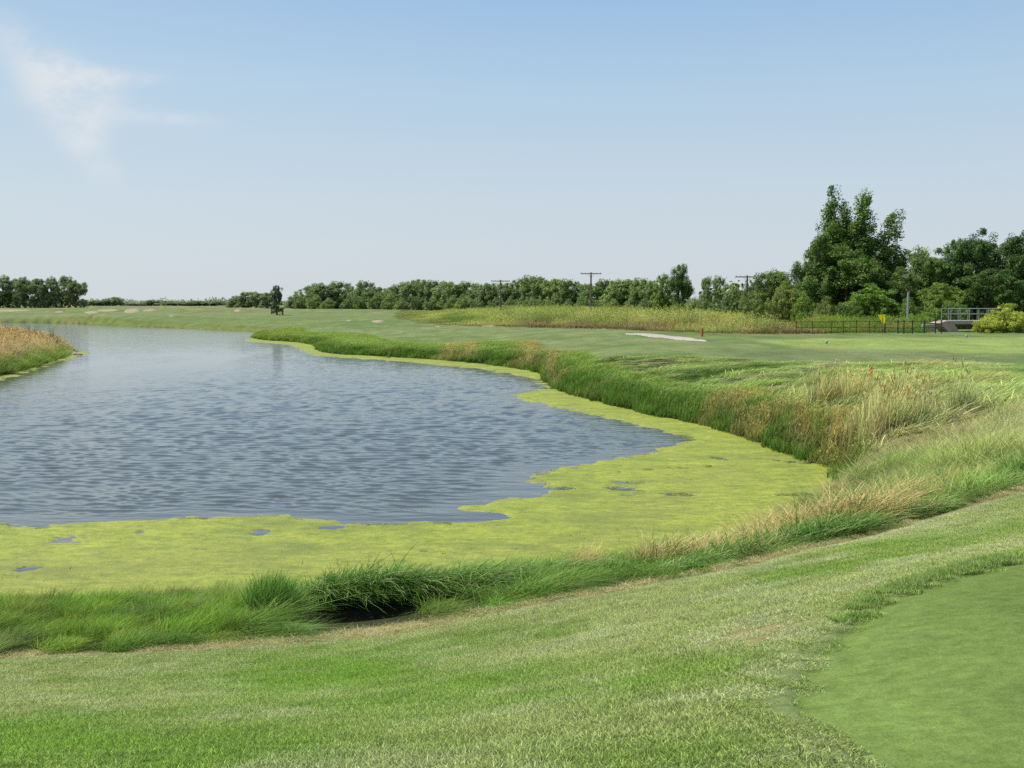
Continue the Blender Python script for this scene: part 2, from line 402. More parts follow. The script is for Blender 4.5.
algae_grid(-30, -20, 55, 120, ALG2, .05, 1.004, 'floating_algae', 'thin bright algae fringe along the left reed point', M_ALG)

# ------------------------------------------------------------------ blades
def blades(root, height, width, lean, droop, segs, rg, shade_lo=.45, shade_hi=1.25, fold=True):
    """root (n,3), height (n), width (n), lean (n,2) horizontal drift over the height, droop (n) 0..1+; returns V, faces, shade"""
    n = len(root); K = segs
    ang = rg.uniform(0, 2 * np.pi, n); side = np.stack([np.cos(ang), np.sin(ang), 0 * ang], -1)
    V = np.zeros((n, 2 * K + 1, 3)); S = np.zeros((n, 2 * K + 1))
    tone = rg.uniform(.7, 1.3, n)
    for k in range(K + 1):
        t_ = k / K
        hor = lean * (t_ ** 1.6)[..., None] if hasattr(t_, 'shape') else lean * t_ ** 1.6
        zz = height * (t_ - droop * t_ ** 3 * .75)
        p = root.copy(); p[:, 0] += hor[:, 0]; p[:, 1] += hor[:, 1]; p[:, 2] += zz
        w = width * (1 - t_ ** 2 * .85) * .5
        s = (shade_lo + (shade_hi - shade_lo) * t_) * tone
        if k < K:
            V[:, 2 * k] = p - side * w[:, None]; V[:, 2 * k + 1] = p + side * w[:, None]; S[:, 2 * k] = s; S[:, 2 * k + 1] = s
        else: V[:, 2 * K] = p; S[:, 2 * K] = s
    base = np.arange(n)[:, None] * (2 * K + 1)
    q = []
    for k in range(K - 1):
        q.append(base + np.array([[2 * k, 2 * k + 1, 2 * k + 3, 2 * k + 2]]))
    tri = base + np.array([[2 * K - 2, 2 * K - 1, 2 * K]])
    return V.reshape(-1, 3), (np.concatenate(q) if q else None), tri, S.reshape(-1)
def blade_arrays(parts):
    Vs, Qs, Ts, Ss, Cs, o = [], [], [], [], [], 0
    for V, q, tri, S, c in parts:
        Vs.append(V); Ts.append(tri + o)
        if q is not None: Qs.append(q + o)
        Ss.append(S[:, None] * np.asarray(c)); o += len(V)
    fs = ([np.concatenate(Qs)] if Qs else []) + [np.concatenate(Ts)]
    return np.concatenate(Vs), fs, np.concatenate(Ss)

def patch_object(name, make, nvar=6, seed=0, mat=None):
    col = bpy.data.collections.new(name)
    for i in range(nvar):
        rg = np.random.default_rng(seed * 100 + i)
        V, fs, S = blade_arrays(make(rg))
        me = np_mesh(name, V, fs, attrs={'shade': S}); me.materials.append(mat or M_BLADE)
        col.objects.link(bpy.data.objects.new(name, me))
    return col
def mk_turf(n, size, h, w, lean=.35):
    def f(rg):
        xy = rg.uniform(-size / 2, size / 2, (n, 2)); root = np.concatenate([xy, np.full((n, 1), -.008)], 1)
        hh = h * rg.uniform(.5, 1.15, n)
        V, q, t_, S = blades(root, hh, w * rg.uniform(.7, 1.3, n), rg.normal(0, lean, (n, 2)) * hh[:, None] * 1.6, rg.uniform(0, .5, n), 2, rg, .55, 1.2)
        pale = np.where(rg.random(n) < .3, 1, 0).repeat(5)
        c = np.where(pale[:, None] == 1, np.array([[1.95, 1.7, 2.0]]), np.array([[1, 1, 1]]))
        return [(V, q, t_, S, c)]
    return f
def mk_long(n, radius, width, wind, droop, heads=0, segs=4, spread=.35):
    """bunch of long grass, unit height"""
    def f(rg):
        a = rg.uniform(0, 2 * np.pi, n); rr = radius * np.sqrt(rg.random(n))
        root = np.stack([rr * np.cos(a), rr * np.sin(a), -.08 + 0 * a], -1)
        hh = rg.uniform(.55, 1.1, n)
        ln = np.stack([wind * rg.uniform(.3, 1.3, n) + rg.normal(0, spread, n), rg.normal(0, spread, n)], -1)
        V, q, t_, S = blades(root, hh, width * rg.uniform(.6, 1.3, n), ln, droop * rg.uniform(.3, 1.3, n), segs, rg, .5, 1.25)
        straw = (rg.random(n) < .16).repeat(2 * segs + 1)
        c = np.where(straw[:, None], np.array([[1.75, 1.5, 1.45]]), np.array([[1, 1, 1]]))
        out = [(V, q, t_, S, c)]
        if heads:
            m = heads; a = rg.uniform(0, 2 * np.pi, m); rr = radius * np.sqrt(rg.random(m))
            root = np.stack([rr * np.cos(a), rr * np.sin(a), 0 * a], -1); hh = rg.uniform(.9, 1.3, m)
            ln = np.stack([wind * rg.uniform(.3, 1.0, m) + rg.normal(0, .12, m), rg.normal(0, .12, m)], -1)
            V, q, t_, S = blades(root, hh, np.full(m, width * .6), ln, np.full(m, .1), 3, rg)
            out.append((V, q, t_, S, (1.5, 1.3, 1.15)))
            tip = root + np.stack([ln[:, 0] * .8, ln[:, 1] * .8, hh * .8], -1)
            rp = tip.repeat(4, 0) + rg.normal(0, .025, (m * 4, 3))
            V, q, t_, S = blades(rp, rg.uniform(.06, .14, m * 4), np.full(m * 4, width * 1.6), rg.normal(.03, .03, (m * 4, 2)), np.full(m * 4, .2), 2, rg)
            out.append((V, q, t_, S, (1.65, 1.4, 1.15)))
        return out
    return f
def mk_weed(n, radius, leafc, topc):
    def f(rg):
        a = rg.uniform(0, 2 * np.pi, n); rr = radius * np.sqrt(rg.random(n))
        root = np.stack([rr * np.cos(a), rr * np.sin(a), -.05 + 0 * a], -1); hh = rg.uniform(.55, 1.1, n)
        ln = np.stack([rg.normal(.1, .1, n), rg.normal(0, .1, n)], -1)
        V, q, t_, S = blades(root, hh, np.full(n, .02), ln, np.full(n, .05), 2, rg)
        out = [(V, q, t_, S, (1.3, .9, .9))]
        m = 9; tt = rg.uniform(.25, 1.0, (n, m)); P = root[:, None] + np.stack([ln[:, :1] * tt ** 1.6, ln[:, 1:] * tt ** 1.6, hh[:, None] * tt], -1)
        P = P.reshape(-1, 3); k = len(P); tf = tt.reshape(-1)
        V, q, t_, S = blades(P, rg.uniform(-.02, .1, k), np.full(k, .045), rg.normal(0, .09, (k, 2)), np.full(k, .2), 2, rg, .8, 1.1)
        cc = np.where((tf > .78)[:, None], np.array([topc]), np.array([leafc])).repeat(5, 0)
        out.append((V, q, t_, S, cc)); return out
    return f

_gn = {}
def gn_scatter(col):
    if col.name in _gn: return _gn[col.name]
    g = bpy.data.node_groups.new('scatter_' + col.name, 'GeometryNodeTree')
    g.interface.new_socket('Geometry', in_out='INPUT', socket_type='NodeSocketGeometry')
    g.interface.new_socket('Geometry', in_out='OUTPUT', socket_type='NodeSocketGeometry')
    N = g.nodes.new; K = g.links.new
    gi = N('NodeGroupInput'); go = N('NodeGroupOutput')
    ci = N('GeometryNodeCollectionInfo'); ci.inputs[0].default_value = col; ci.inputs[1].default_value = True; ci.inputs[2].default_value = True
    ip = N('GeometryNodeInstanceOnPoints'); ip.inputs['Pick Instance'].default_value = True
    def na(nm, ty):
        a = N('GeometryNodeInputNamedAttribute'); a.data_type = ty; a.inputs[0].default_value = nm; return a.outputs[0]
    K(gi.outputs[0], ip.inputs['Points']); K(ci.outputs[0], ip.inputs['Instance'])
    K(na('rot', 'FLOAT_VECTOR'), ip.inputs['Rotation']); K(na('scl', 'FLOAT_VECTOR'), ip.inputs['Scale']); K(na('idx', 'INT'), ip.inputs['Instance Index'])
    K(ip.outputs[0], go.inputs[0]); _gn[col.name] = g; return g
def scatter(name, label, cat, col, P, scl, rotz, tcol, tilt=None, nvar=6):
    n = len(P)
    if n == 0: print('EMPTY', name); return
    me = bpy.data.meshes.new(name); me.vertices.add(n); me.vertices.foreach_set('co', np.asarray(P, np.float32).ravel())
    rot = np.zeros((n, 3), np.float32); rot[:, 2] = rotz
    if tilt is not None: rot[:, :2] = tilt
    s = np.asarray(scl, np.float32)
    if s.ndim == 1: s = np.repeat(s[:, None], 3, 1)
    a = me.attributes.new('rot', 'FLOAT_VECTOR', 'POINT'); a.data.foreach_set('vector', rot.ravel())
    a = me.attributes.new('scl', 'FLOAT_VECTOR', 'POINT'); a.data.foreach_set('vector', s.ravel())
    a = me.attributes.new('idx', 'INT', 'POINT'); a.data.foreach_set('value', rng.integers(0, nvar, n).astype(np.int32))
    if 'bank' in name or 'reed' in name or 'rough' in name or 'weed' in name: tcol = tcol * rng.uniform(.72, 1.3, (n, 1)) * (1 + rng.normal(0, .06, (n, 3)))
    a = me.attributes.new('tcol', 'FLOAT_COLOR', 'POINT'); a.data.foreach_set('color', np.concatenate([tcol, np.ones((n, 1))], 1).astype(np.float32).ravel())
    o = bpy.data.objects.new(name, me); C.objects.link(o)
    md = o.modifiers.new('scatter', 'NODES'); md.node_group = gn_scatter(col)
    print('scatter', name, n)
    return tag(o, label, cat, kind='stuff')
def jgrid(x0, x1, y0, y1, s, j=1.0):
    gx, gy = np.meshgrid(np.arange(x0, x1, s), np.arange(y0, y1, s))
    return (gx + rng.uniform(-.5, .5, gx.shape) * s * j).ravel(), (gy + rng.uniform(-.5, .5, gx.shape) * s * j).ravel()
def slope_tilt(x, y, e=.15):
    z0 = ground_z(x, y); zx = ground_z(x + e, y); zy = ground_z(x, y + e)
    return np.stack([np.arctan((zy - z0) / e), -np.arctan((zx - z0) / e)], -1), z0
def lerpc(a, b, k): return np.asarray(a) * (1 - k[:, None]) + np.asarray(b) * k[:, None]
def inview(x, y, z, m=90):
    px, py = proj(x, y, z); return (y > 1.5) & (px > -m) & (px < 1024 + m)

turf_col = patch_object('turf_patch', mk_turf(760, .3, .036, .0044), 8, 1)
lush_col = patch_object('lush_patch', mk_turf(420, .3, .075, .005), 6, 2)
green_col = patch_object('green_patch', mk_turf(1100, .3, .009, .003, .5), 5, 3)
straw_col = patch_object('straw_patch', mk_turf(160, .3, .05, .004, 1.3), 5, 4)
long_col = patch_object('long_patch', mk_long(110, .2, .011, .45, .45), 6, 5, mat=M_LONG)
stand_col = patch_object('stand_patch', mk_long(110, .28, .021, .2, .22, heads=1, spread=.2), 6, 6, mat=M_LONG)
reed_col = patch_object('reed_patch', mk_long(100, .3, .020, .26, .15, heads=3, spread=.16), 6, 7, mat=M_LONG)
flop_col = patch_object('flop_patch', mk_long(90, .32, .028, .95, .7, heads=0, spread=.35), 6, 8, mat=M_LONG)
fine_col = patch_object('fine_patch', mk_long(230, .22, .008, .16, .25, spread=.16), 6, 11, mat=M_LONG)
weed_col = patch_object('weed_patch', mk_weed(34, .8, (1, 1, .9), (1.25, 1.2, .85)), 6, 9)

# foreground turf
x, y = jgrid(-15, 19, 1.5, 24, .225, .25)
k = inside(x, y, TURF) & (sdist(x, y, GREEN) > -.02) & inview(x, y, 2.0, 260)
bx, by = hit(762, 634)
x, y = x[k], y[k]
bare = np.exp(-((x - bx) / .35) ** 2 - ((y - by) / .85) ** 2)
cr = seg_dist(x, y, CREST, False)
k = (rng.random(len(x)) > bare * .25) & (rng.random(len(x)) > sstep(.3, .05, cr) * .6)
x, y, cr, bare = x[k], y[k], cr[k], bare[k]
tl, z = slope_tilt(x, y); px, py = proj(x, y, z)
n1 = fbm(x / 1.7 + 3, y / 1.7, 4); n2 = fbm(x / .5, y / .5 + 9, 3)
lush = .8 * np.exp(-((px - 300) / 150) ** 2 - ((py - 680) / 28) ** 2) + .45 * np.exp(-((px - 60) / 160) ** 2 - ((py - 745) / 30) ** 2)
gd = sdist(x, y, GREEN)
lush = np.clip(lush + sstep(.9, .2, gd) * .7 * sstep(830, 900, px) + sstep(.56, .72, n1) * .5, 0, 1)
tc = lerpc((.245, .285, .095), (.165, .235, .05), sstep(.3, .62, n1))
tc = lerpc(tc, (.12, .23, .022), lush * .85)
tc = lerpc(tc, (.29, .32, .15), sstep(.52, .72, n2) * .6 * (1 - lush) + .7 * np.clip(bare * 1.4, 0, 1) + .35 * sstep(.9, .2, cr))
tc = np.clip(tc * np.array([1.1, 1.12, 1.1]), 0, 1) * rng.uniform(.88, 1.12, (len(x), 1))
scatter('mown_grass', 'short mown foreground grass sloping down to the pond bank', 'grass', turf_col, np.stack([x, y, z], -1),
        np.stack([np.full(len(x), 1.0), np.full(len(x), 1.0), rng.uniform(.8, 1.25, len(x)) * (1 - .5 * sstep(.7, .1, cr)) * (1 - .5 * bare) * (1 - .62 * sstep(.55, 0, gd) * sstep(880, 820, px))], -1), rng.integers(0, 4, len(x)) * np.pi / 2 * 0, tc, tl, 8)
# darker longer lip along the putting green
gp = np.array(GREEN[:9]); P = []
for i in range(len(gp) - 1):
    a, b_ = gp[i], gp[i + 1]; m = int(np.hypot(*(b_ - a)) / .05)
    for j in range(m):
        q = a + (b_ - a) * j / m; nrm = np.array([-(b_ - a)[1], (b_ - a)[0]]) / np.hypot(*(b_ - a)); P.append(q - nrm * rng.uniform(-.02, .34) if sdist(np.array([(q - nrm * .2)[0]]), np.array([(q - nrm * .2)[1]]), GREEN)[0] > 0 else q + nrm * rng.uniform(-.02, .34))
P = np.array(P); x, y = P[:, 0], P[:, 1]; tl, z = slope_tilt(x, y)
f = sstep(830, 900, proj(x, y, z)[0]); k = rng.random(len(x)) < f; x, y, z, tl, f = x[k], y[k], z[k], tl[k], f[k]
scatter('lip_grass', 'thicker dark green grass lip round the edge of the near putting green', 'grass', lush_col, np.stack([x, y, z], -1), np.stack([.6 + 0 * x, .6 + 0 * x, .5 + .45 * f], -1), 0 * x,
        lerpc((.17, .23, .065), (.12, .21, .035), rng.random(len(x))), tl)
# putting green close-cut blades
x, y = jgrid(1, 11, 1.5, 12, .27)
k = (sdist(x, y, GREEN) < -.06) & inview(x, y, 3.4, 300); x, y = x[k], y[k]; tl, z = slope_tilt(x, y)
n1 = fbm(x / 1.4, y / 1.4 + 40)
stripe = .5 + .5 * np.sin((x * .75 + y * .66) * 2 * np.pi / 1.5)
tc = lerpc((.185, .27, .065), (.23, .315, .10), np.clip(.25 * sstep(.3, .7, n1) + .6 * sstep(.35, .65, stripe), 0, 1))
scatter('putting_green_grass', 'close cut smooth grass of the near putting green', 'grass', green_col, np.stack([x, y, z], -1), np.ones(len(x)), 0 * x, tc, tl, 5)
# straw along the crest
x, y = jgrid(-15, 16, 9, 22, .12); cr = seg_dist(x, y, CREST, False)
k = (cr < .26 * sstep(.38, .62, fbm(x / 1.3, y / 1.3, 3)) * np.where(x > 1.5, .6, 1)) & inview(x, y, 1, 200); x, y = x[k], y[k]; tl, z = slope_tilt(x, y)
scatter('dead_grass', 'dead straw coloured grass along the top edge of the bank', 'grass', straw_col, np.stack([x, y, z], -1), rng.uniform(.7, 1.2, len(x)), rng.uniform(0, 6.28, len(x)),
        lerpc((.38, .35, .16), (.25, .25, .09), rng.random(len(x))), None, 5)

x, y = jgrid(-17, 14, 14, 42, .3)
dA = sdist(x, y, ALG); k = (dA < -.25) & (sdist(x, y, SHORE) < .1) & inview(x, y, 0, 40)
for hx, hy, sx_, sy_ in HOLES:
    wx, wy = at(hx, hy); k &= (((x - wx) / (sx_ + .25)) ** 2 + ((y - wy) / (sy_ * 2.2 + .3)) ** 2) > 1.6
x, y = x[k], y[k]; n1 = fbm(x / 1.5, y / 1.3, 4); n2 = fbm(x / .6, y / .6, 3); k = rng.random(len(x)) < .3 + .6 * sstep(.38, .58, n1); x, y, n1, n2 = x[k], y[k], n1[k], n2[k]
tc = lerpc((.33, .38, .055), (.23, .31, .045), sstep(.35, .6, n1)); tc = lerpc(tc, (.17, .22, .05), sstep(.5, .65, n2) * .6); tc = tc * rng.uniform(.8, 1.15, (len(x), 1)); tc = lerpc(tc, (.17, .19, .09), sstep(.58, .7, fbm(x / 2.2 + 9, y / 1.2, 4)) * .85); tc = lerpc(tc, (.40, .40, .16), sstep(.42, .3, n2) * .6)
scum_col = patch_object('scum_patch', mk_turf(300, .45, .012, .016, 1.6), 6, 21)
scatter('algae_scum', 'fine lumpy surface growth on the floating algae', 'algae', scum_col, np.stack([x, y, .014 + 0 * x], -1), rng.uniform(.8, 1.2, len(x)), rng.uniform(0, 6.28, len(x)), tc * .8)
# near bank long grass
BANK = CREST + [at(900, 470), at(848, 484)] + [at(*p) for p in NEAR[::-1]]
x, y = jgrid(-16, 22, 9, 34, .17)
sd = sdist(x, y, SHORE)
k = inside(x, y, BANK) & (sd > -.15) & inview(x, y, .6, 150) & (seg_dist(x, y, CREST, False) > .15)
x, y, sd = x[k], y[k], sd[k]; z = ground_z(x, y); px, py = proj(x, y, z)
cr = seg_dist(x, y, CREST, False); n1 = fbm(x / .9, y / .9, 3); n2 = fbm(x / 2.4 + 7, y / 2.4, 3)
hollow = np.maximum(np.exp(-((px - 350) / 72) ** 2 - ((py - 618) / 22) ** 2), .45 * np.exp(-((px - 460) / 50) ** 2 - ((py - 606) / 12) ** 2))
k = (rng.random(len(x)) > hollow * 2.6) & (rng.random(len(x)) > (.3 + .25 * sstep(560, 640, px)) * sstep(.55, .35, fbm(x / .5, y / .5 + 2, 2)))
n3 = fbm(x / .32 + 3, y / .32, 2)
x, y, z, px, py, cr, n1, n2, sd, n3 = [a[k] for a in (x, y, z, px, py, cr, n1, n2, sd, n3)]
h = (.22 + .16 * n1) * (1 - .3 * sstep(560, 640, px)) + .10 * sstep(1.6, .3, sd) + .06 * sstep(260, 200, px)
h = h * (.45 + .55 * sstep(.1, .9, cr)) * (1 - .28 * sstep(260, 200, px)) * (.5 + 1.0 * sstep(.25, .8, n3))
strawk = sstep(560, 700, px) * sstep(.46, .6, n2 + .05 * sstep(700, 860, px)) * sstep(.8, 2.2, cr) + .15 * sstep(.62, .8, n1)
tc = lerpc((.12, .20, .022), (.075, .145, .02), sstep(.35, .65, n1))
tc = lerpc(tc, (.20, .22, .08), .55 * sstep(.55, .75, fbm(x / .6 + 12, y / .6, 3)))
tc = lerpc(tc, (.085, .15, .03), sstep(450, 640, px) * .6)
tc = tc * (.6 + .62 * sstep(.3, .7, n3))[:, None]
tc = lerpc(tc, (.26, .25, .09), .5 * sstep(1.1, .2, sd) * sstep(260, 180, px))
tc = lerpc(tc, (.36, .29, .16), np.clip(strawk, 0, 1) * .75)
left = px < 230
for nm, lb, kk, cc in (('bank_grass', 'bright green upright grass along the left end of the near bank', px < 235, fine_col), ('bank_grass', 'long green and straw grass lying over in the wind along the near bank', px >= 235, long_col)):
    m = kk; nn = m.sum()
    scatter(nm, lb, 'grass', cc, np.stack([x, y, z], -1)[m], np.stack([.9 + 0 * x, .9 + 0 * x, h], -1)[m] * rng.uniform(.85, 1.15, (nn, 1)), rng.uniform(-.5, .5, nn), tc[m])

x, y = jgrid(-13, 9, 14.5, 26, .35); sd = sdist(x, y, SHORE)
k = (sd < -.05) & (sd > -1.5) & inview(x, y, 0, 60) & (rng.random(len(x)) < .55 * sstep(-1.6, -.1, sd)); x, y = x[k], y[k]
sparse_col = patch_object('sparse_patch', mk_long(9, .2, .006, .1, .15, heads=1, spread=.2), 6, 12, mat=M_LONG)
scatter('emergent_grass', 'thin grass stalks rising through the algae along the near bank', 'grass', sparse_col, np.stack([x, y, 0 * x], -1), rng.uniform(.35, .8, len(x)), rng.uniform(-1, 1, len(x)), lerpc((.22, .20, .07), (.16, .2, .05), rng.random(len(x))))
# right bank: reeds at the water's edge
x, y = jgrid(-60, 24, 28, 160, .3)
sd = sdist(x, y, SHORE); r = np.hypot(x, y)
k = (sd > -.25) & (sd < np.where((y < 84) | (x > y * .02), 2.4, 6)) & inview(x, y, .5, 60)
x, y, sd = x[k], y[k], sd[k]; z = ground_z(x, y); px, py = proj(x, y, z)
k = ~inside(x, y, BANK) & (y > 31) & (px > 250) & (rng.random(len(x)) < np.where(y < 72, 1, .55))
x, y, z, px, py, sd = [a[k] for a in (x, y, z, px, py, sd)]
n1 = fbm(x / 1.6, y / 2.5, 3); n2 = fbm(x / 3.1 + 4, y / 3.1, 3)
h = (.45 + .45 * n1 + .4 * fbm(x / .8, y / .8 + 6, 2)) * np.where(px < 330, .85, 1) * np.where(px > 560, 1.0, .8)
h = h * (.4 + .7 * sstep(1.9, .4, sd)) * (1 - .25 * sstep(700, 860, px)) * (1 - .22 * sstep(550, 580, px))
tan = np.clip(sstep(.6, .7, n2) * .6, 0, 1)
for c0, w in ((553, 7), (742, 9), (805, 14), (840, 18), (470, 9), (530, 10), (450, 6)):
    tan = np.maximum(tan, .85 * np.exp(-((px - c0) / w) ** 2) * sstep(-.2, .3, sd))
tan = tan * sstep(330, 440, px)
tc = lerpc((.075, .14, .02), (.155, .235, .045), sstep(.3, .7, n1 * .6 + .4 * sstep(.3, 1.8, sd)))
tc = lerpc(tc, (.17, .22, .035), sstep(330, 270, px) * .6)
tc = lerpc(tc, (.31, .24, .10), tan * .7)
tr = tan > .5
for kk, cc, lb in ((~tr, stand_col, 'dense green reeds standing along the right shore of the pond'), (tr, reed_col, 'tan seed headed reeds mixed through the right shore of the pond')):
    nn = kk.sum(); s = .9 + .5 * sstep(60, 110, y[kk])
    scatter('shore_reeds', lb, 'reeds', cc, np.stack([x, y, z], -1)[kk], np.stack([s * 1.2, s * 1.2, h[kk]], -1) * rng.uniform(.85, 1.2, (nn, 1)), rng.uniform(-.6, .6, nn), tc[kk])

# rough slope on the right
x, y = jgrid(0, 34, 18, 75, .40)
k = (inside(x, y, ROUGH) | (inside(x, y, BANK) & (x > 6.5) & (seg_dist(x, y, CREST, False) > 1.2))) & inview(x, y, 1.5, 90) & (sdist(x, y, SHORE) > .5); x, y = x[k], y[k]
x2, y2 = jgrid(6, 24, 19, 36, .3); k = (inside(x2, y2, ROUGH) | (np.hypot(x2 - 11.5, y2 - 31) < 5)) & inview(x2, y2, 1.5, 90) & (sdist(x2, y2, SHORE) > .6); x, y = np.concatenate([x, x2[k]]), np.concatenate([y, y2[k]]); z = ground_z(x, y); px, py = proj(x, y, z)
n1 = fbm(x / 2.2 + 2, y / 3, 4); n2 = fbm(x / 4 + 11, y / 5, 4); n3 = fbm(x / 1.1, y / 1.1, 2)
h = .22 + .36 * n1; h = h * (.2 + .8 * sstep(352, 392, py + (fbm(x / 1.7, y / 3, 3) - .5) * 30)) * (1 + .25 * sstep(790, 880, px) * sstep(380, 430, py))
tc = lerpc((.25, .295, .11), (.15, .23, .05), sstep(.4, .62, n2 * .5 + .5 * n3))
warm = sstep(.54, .68, n1) * .28 + .55 * np.exp(-((px - 860) / 70) ** 2 - ((py - 440) / 30) ** 2) + .4 * np.exp(-((px - 980) / 60) ** 2 - ((py - 450) / 22) ** 2) + .2 * sstep(.62, .75, n3)
h = h * (.4 + 1.15 * sstep(.3, .7, n3)); tc = tc * (.7 + .5 * sstep(.3, .6, n3))[:, None]
tc = lerpc(tc, (.36, .31, .145), np.clip(warm, 0, .8))
tc = lerpc(tc, (.07, .14, .025), .7 * sstep(.62, .7, n2) * (1 - np.clip(warm, 0, 1)))
gapx, gapy = hit(905, 440)
gp_ = np.exp(-((x - gapx) / 3.5) ** 2 - ((y - gapy) / 5) ** 2)
h = h + .34 * gp_ * (.6 + .6 * n3); tc = lerpc(tc, (.21, .25, .10), .55 * gp_ * sstep(.35, .6, n3))
wm_ = np.clip(warm, 0, 1) > .5
for kk, cc in ((wm_ & (y > 30), reed_col), (~wm_ & (y > 30), flop_col), (y <= 30, long_col)):
    nn = kk.sum()
    scatter('rough_grass', 'tall dry rust coloured grass scattered over the right slope' if cc is reed_col else 'finer windblown grass mixed with straw on the near part of the right slope' if cc is long_col else 'pale windblown rough grass covering the right slope', 'grass', cc, np.stack([x, y, z], -1)[kk],
            np.stack([1 + 0 * x, 1 + 0 * x, h * (1.25 if cc is reed_col else 1)], -1)[kk] * rng.uniform(.8, 1.25, (nn, 1)), rng.uniform(-.7, .7, nn), tc[kk])

# left reed point
LP = [at(*p) for p in LEFT]
x, y = jgrid(-75, -20, 55, 150, .42)
sd = sdist(x, y, SHORE); z = ground_z(x, y); px, py = proj(x, y, z)
k = (sd > -.2) & (px > -60) & (px < 90); x, y, z, px, py, sd = [a[k] for a in (x, y, z, px, py, sd)]
near = y < 82 + (px) * .35
k = (rng.random(len(x)) < .75); x, y, z, px, py, sd = [a[k] for a in (x, y, z, px, py, sd)]
frontd = seg_dist(x, y, [at(*p) for p in LEFT[7:13]], False)
n1 = fbm(x / 2, y / 3, 3)
gr = sstep(1.7, .2, frontd + (n1 - .5) * 2)
tc = lerpc(lerpc((.34, .285, .145), (.26, .225, .10), sstep(.35, .65, n1)), (.13, .20, .035), gr)
h = (1.05 + .5 * n1) * (.55 + .45 * sstep(.3, 2.5, frontd)) * (.6 + .4 * sstep(70, 50, px))
scatter('point_reeds', 'tan dry reeds with green feet crowding the point at the left', 'reeds', reed_col, np.stack([x, y, z], -1), np.stack([1.5 + 0 * h, 1.5 + 0 * h, h], -1) * rng.uniform(.85, 1.15, (len(h), 1)), rng.uniform(-.6, .6, len(x)), tc)

# weed field
x, y = jgrid(-60, 60, 100, 300, 1.05)
wd = sdist(x, y, WEED); k = (wd < .3) & (rng.random(len(x)) < np.where(wd > -12, 1, .5)); x, y, wd = x[k], y[k], wd[k]; z = ground_z(x, y); px, py = proj(x, y, z)
n1 = fbm(x / 5, y / 8, 3); n2 = fbm(x / 3 + 8, y / 6, 3)
front = sstep(-9, -2, wd) * (y < 150)
h = (.8 + 1.5 * n1) * (.75 + .6 * n2) * (.35 + .65 * sstep(-1, -7, wd)) * (.12 + .75 * sstep(400, 520, px)) * np.where(px > 790, .8, 1)
tc = lerpc((.23, .31, .075), (.32, .36, .12), sstep(.35, .65, n1))
tc = lerpc(tc, (.12, .20, .04), sstep(.52, .64, n2) * .7)
tc = lerpc(tc, (.235, .19, .10), front * sstep(-6.5, -2, wd) * .8 * sstep(470, 520, px) * (px < 830) * sstep(.3, .5, n2) + .4 * np.exp(-((px - 650) / 40) ** 2) * sstep(150, 200, y))
tc = lerpc(tc, (.13, .2, .05), sstep(430, 370, px) * .6)
scatter('weed_field', 'tall yellow green flowering weeds filling the field in front of the tree belt', 'weeds', weed_col, np.stack([x, y, z], -1), np.stack([1.1 + 0 * h, 1.1 + 0 * h, h], -1) * rng.uniform(.8, 1.25, (len(h), 1)), rng.uniform(-3, 3, len(x)), tc)
# green undergrowth right of the weed field, behind the fence
x, y = jgrid(28, 62, 101.5, 118, .75)
z = ground_z(x, y); px, py = proj(x, y, z)
k = (px > 795) & (px < 1060) & ((px < 925) | (px > 985)); x, y, z, px = x[k], y[k], z[k], px[k]
n1 = fbm(x / 3, y / 3, 3)
h = (.35 + 1.0 * sstep(101, 108, y)) * (.6 + .8 * n1)
tc = lerpc((.10, .22, .035), (.15, .25, .04), sstep(.35, .65, n1)); tc = lerpc(tc, (.27, .25, .09), sstep(.6, .68, fbm(x / 2, y / 2 + 4, 3)) * .8)
scatter('undergrowth', 'bright green undergrowth behind the dark fence', 'undergrowth', weed_col, np.stack([x, y, z], -1), np.stack([.9 + 0 * h, .9 + 0 * h, h], -1), rng.uniform(-3, 3, len(x)), tc)

# ------------------------------------------------------------------ single tussocks
def tussock(name, label, px, D, rx, ry, h, n, wind, droop, cols, w=.009, dy=0, seed=1, spread=.25):
    rg = np.random.default_rng(seed); x0 = col_at(px, D); z0 = gz(x0, D)
    a = rg.uniform(0, 2 * np.pi, n); q = np.sqrt(rg.random(n))
    X = q * np.cos(a) * rx; Y = q * np.sin(a) * ry
    Zr = ground_z(X + x0, Y + D) - z0 - .03
    hh = h * rg.uniform(.5, 1.12, n) * (1 - .35 * q ** 2)
    ln = np.stack([wind * rg.uniform(.2, 1.3, n) + rg.normal(0, spread, n) * h, dy * rg.uniform(.2, 1.3, n) + rg.normal(0, spread, n) * h], -1)
    V, qd, tr, S = blades(np.stack([X, Y, Zr], -1), hh, w * rg.uniform(.6, 1.4, n), ln, droop * rg.uniform(.4, 1.3, n), 6, rg, .45, 1.25)
    cols = np.array(cols); ci = rg.integers(0, len(cols), n).repeat(13)
    me = np_mesh(name, V, [qd, tr], attrs={'shade': S[:, None] * cols[ci] / 1.0, 'tcol': np.ones((len(V), 3))})
    o = link(name, me, M_BLADE_OWN, loc=(x0, D, z0)); tag(o, label, 'grass tussock'); return o
g1, g2, g3 = (.11, .24, .03), (.075, .16, .025), (.16, .26, .06); s1, s2 = (.48, .41, .17), (.37, .30, .12); pl = (.33, .38, .16)
T = lambda lb, *a, **k: tussock('grass_tussock', lb, *a, **k)
T('dense dark bunch of upright green grass left of the shaded hollow in the bank', 267, 15.7, .38, .3, .86, 2400, .16, .2, [g1, g2, g3], seed=2, spread=.16, w=.011)
T('big windblown tussock whose pale blades droop right over the shaded hollow', 364, 16.7, 1.1, .3, .98, 4200, .55, .62, [g1, g2, g2, g3, pl], dy=-.5, seed=3, w=.016)
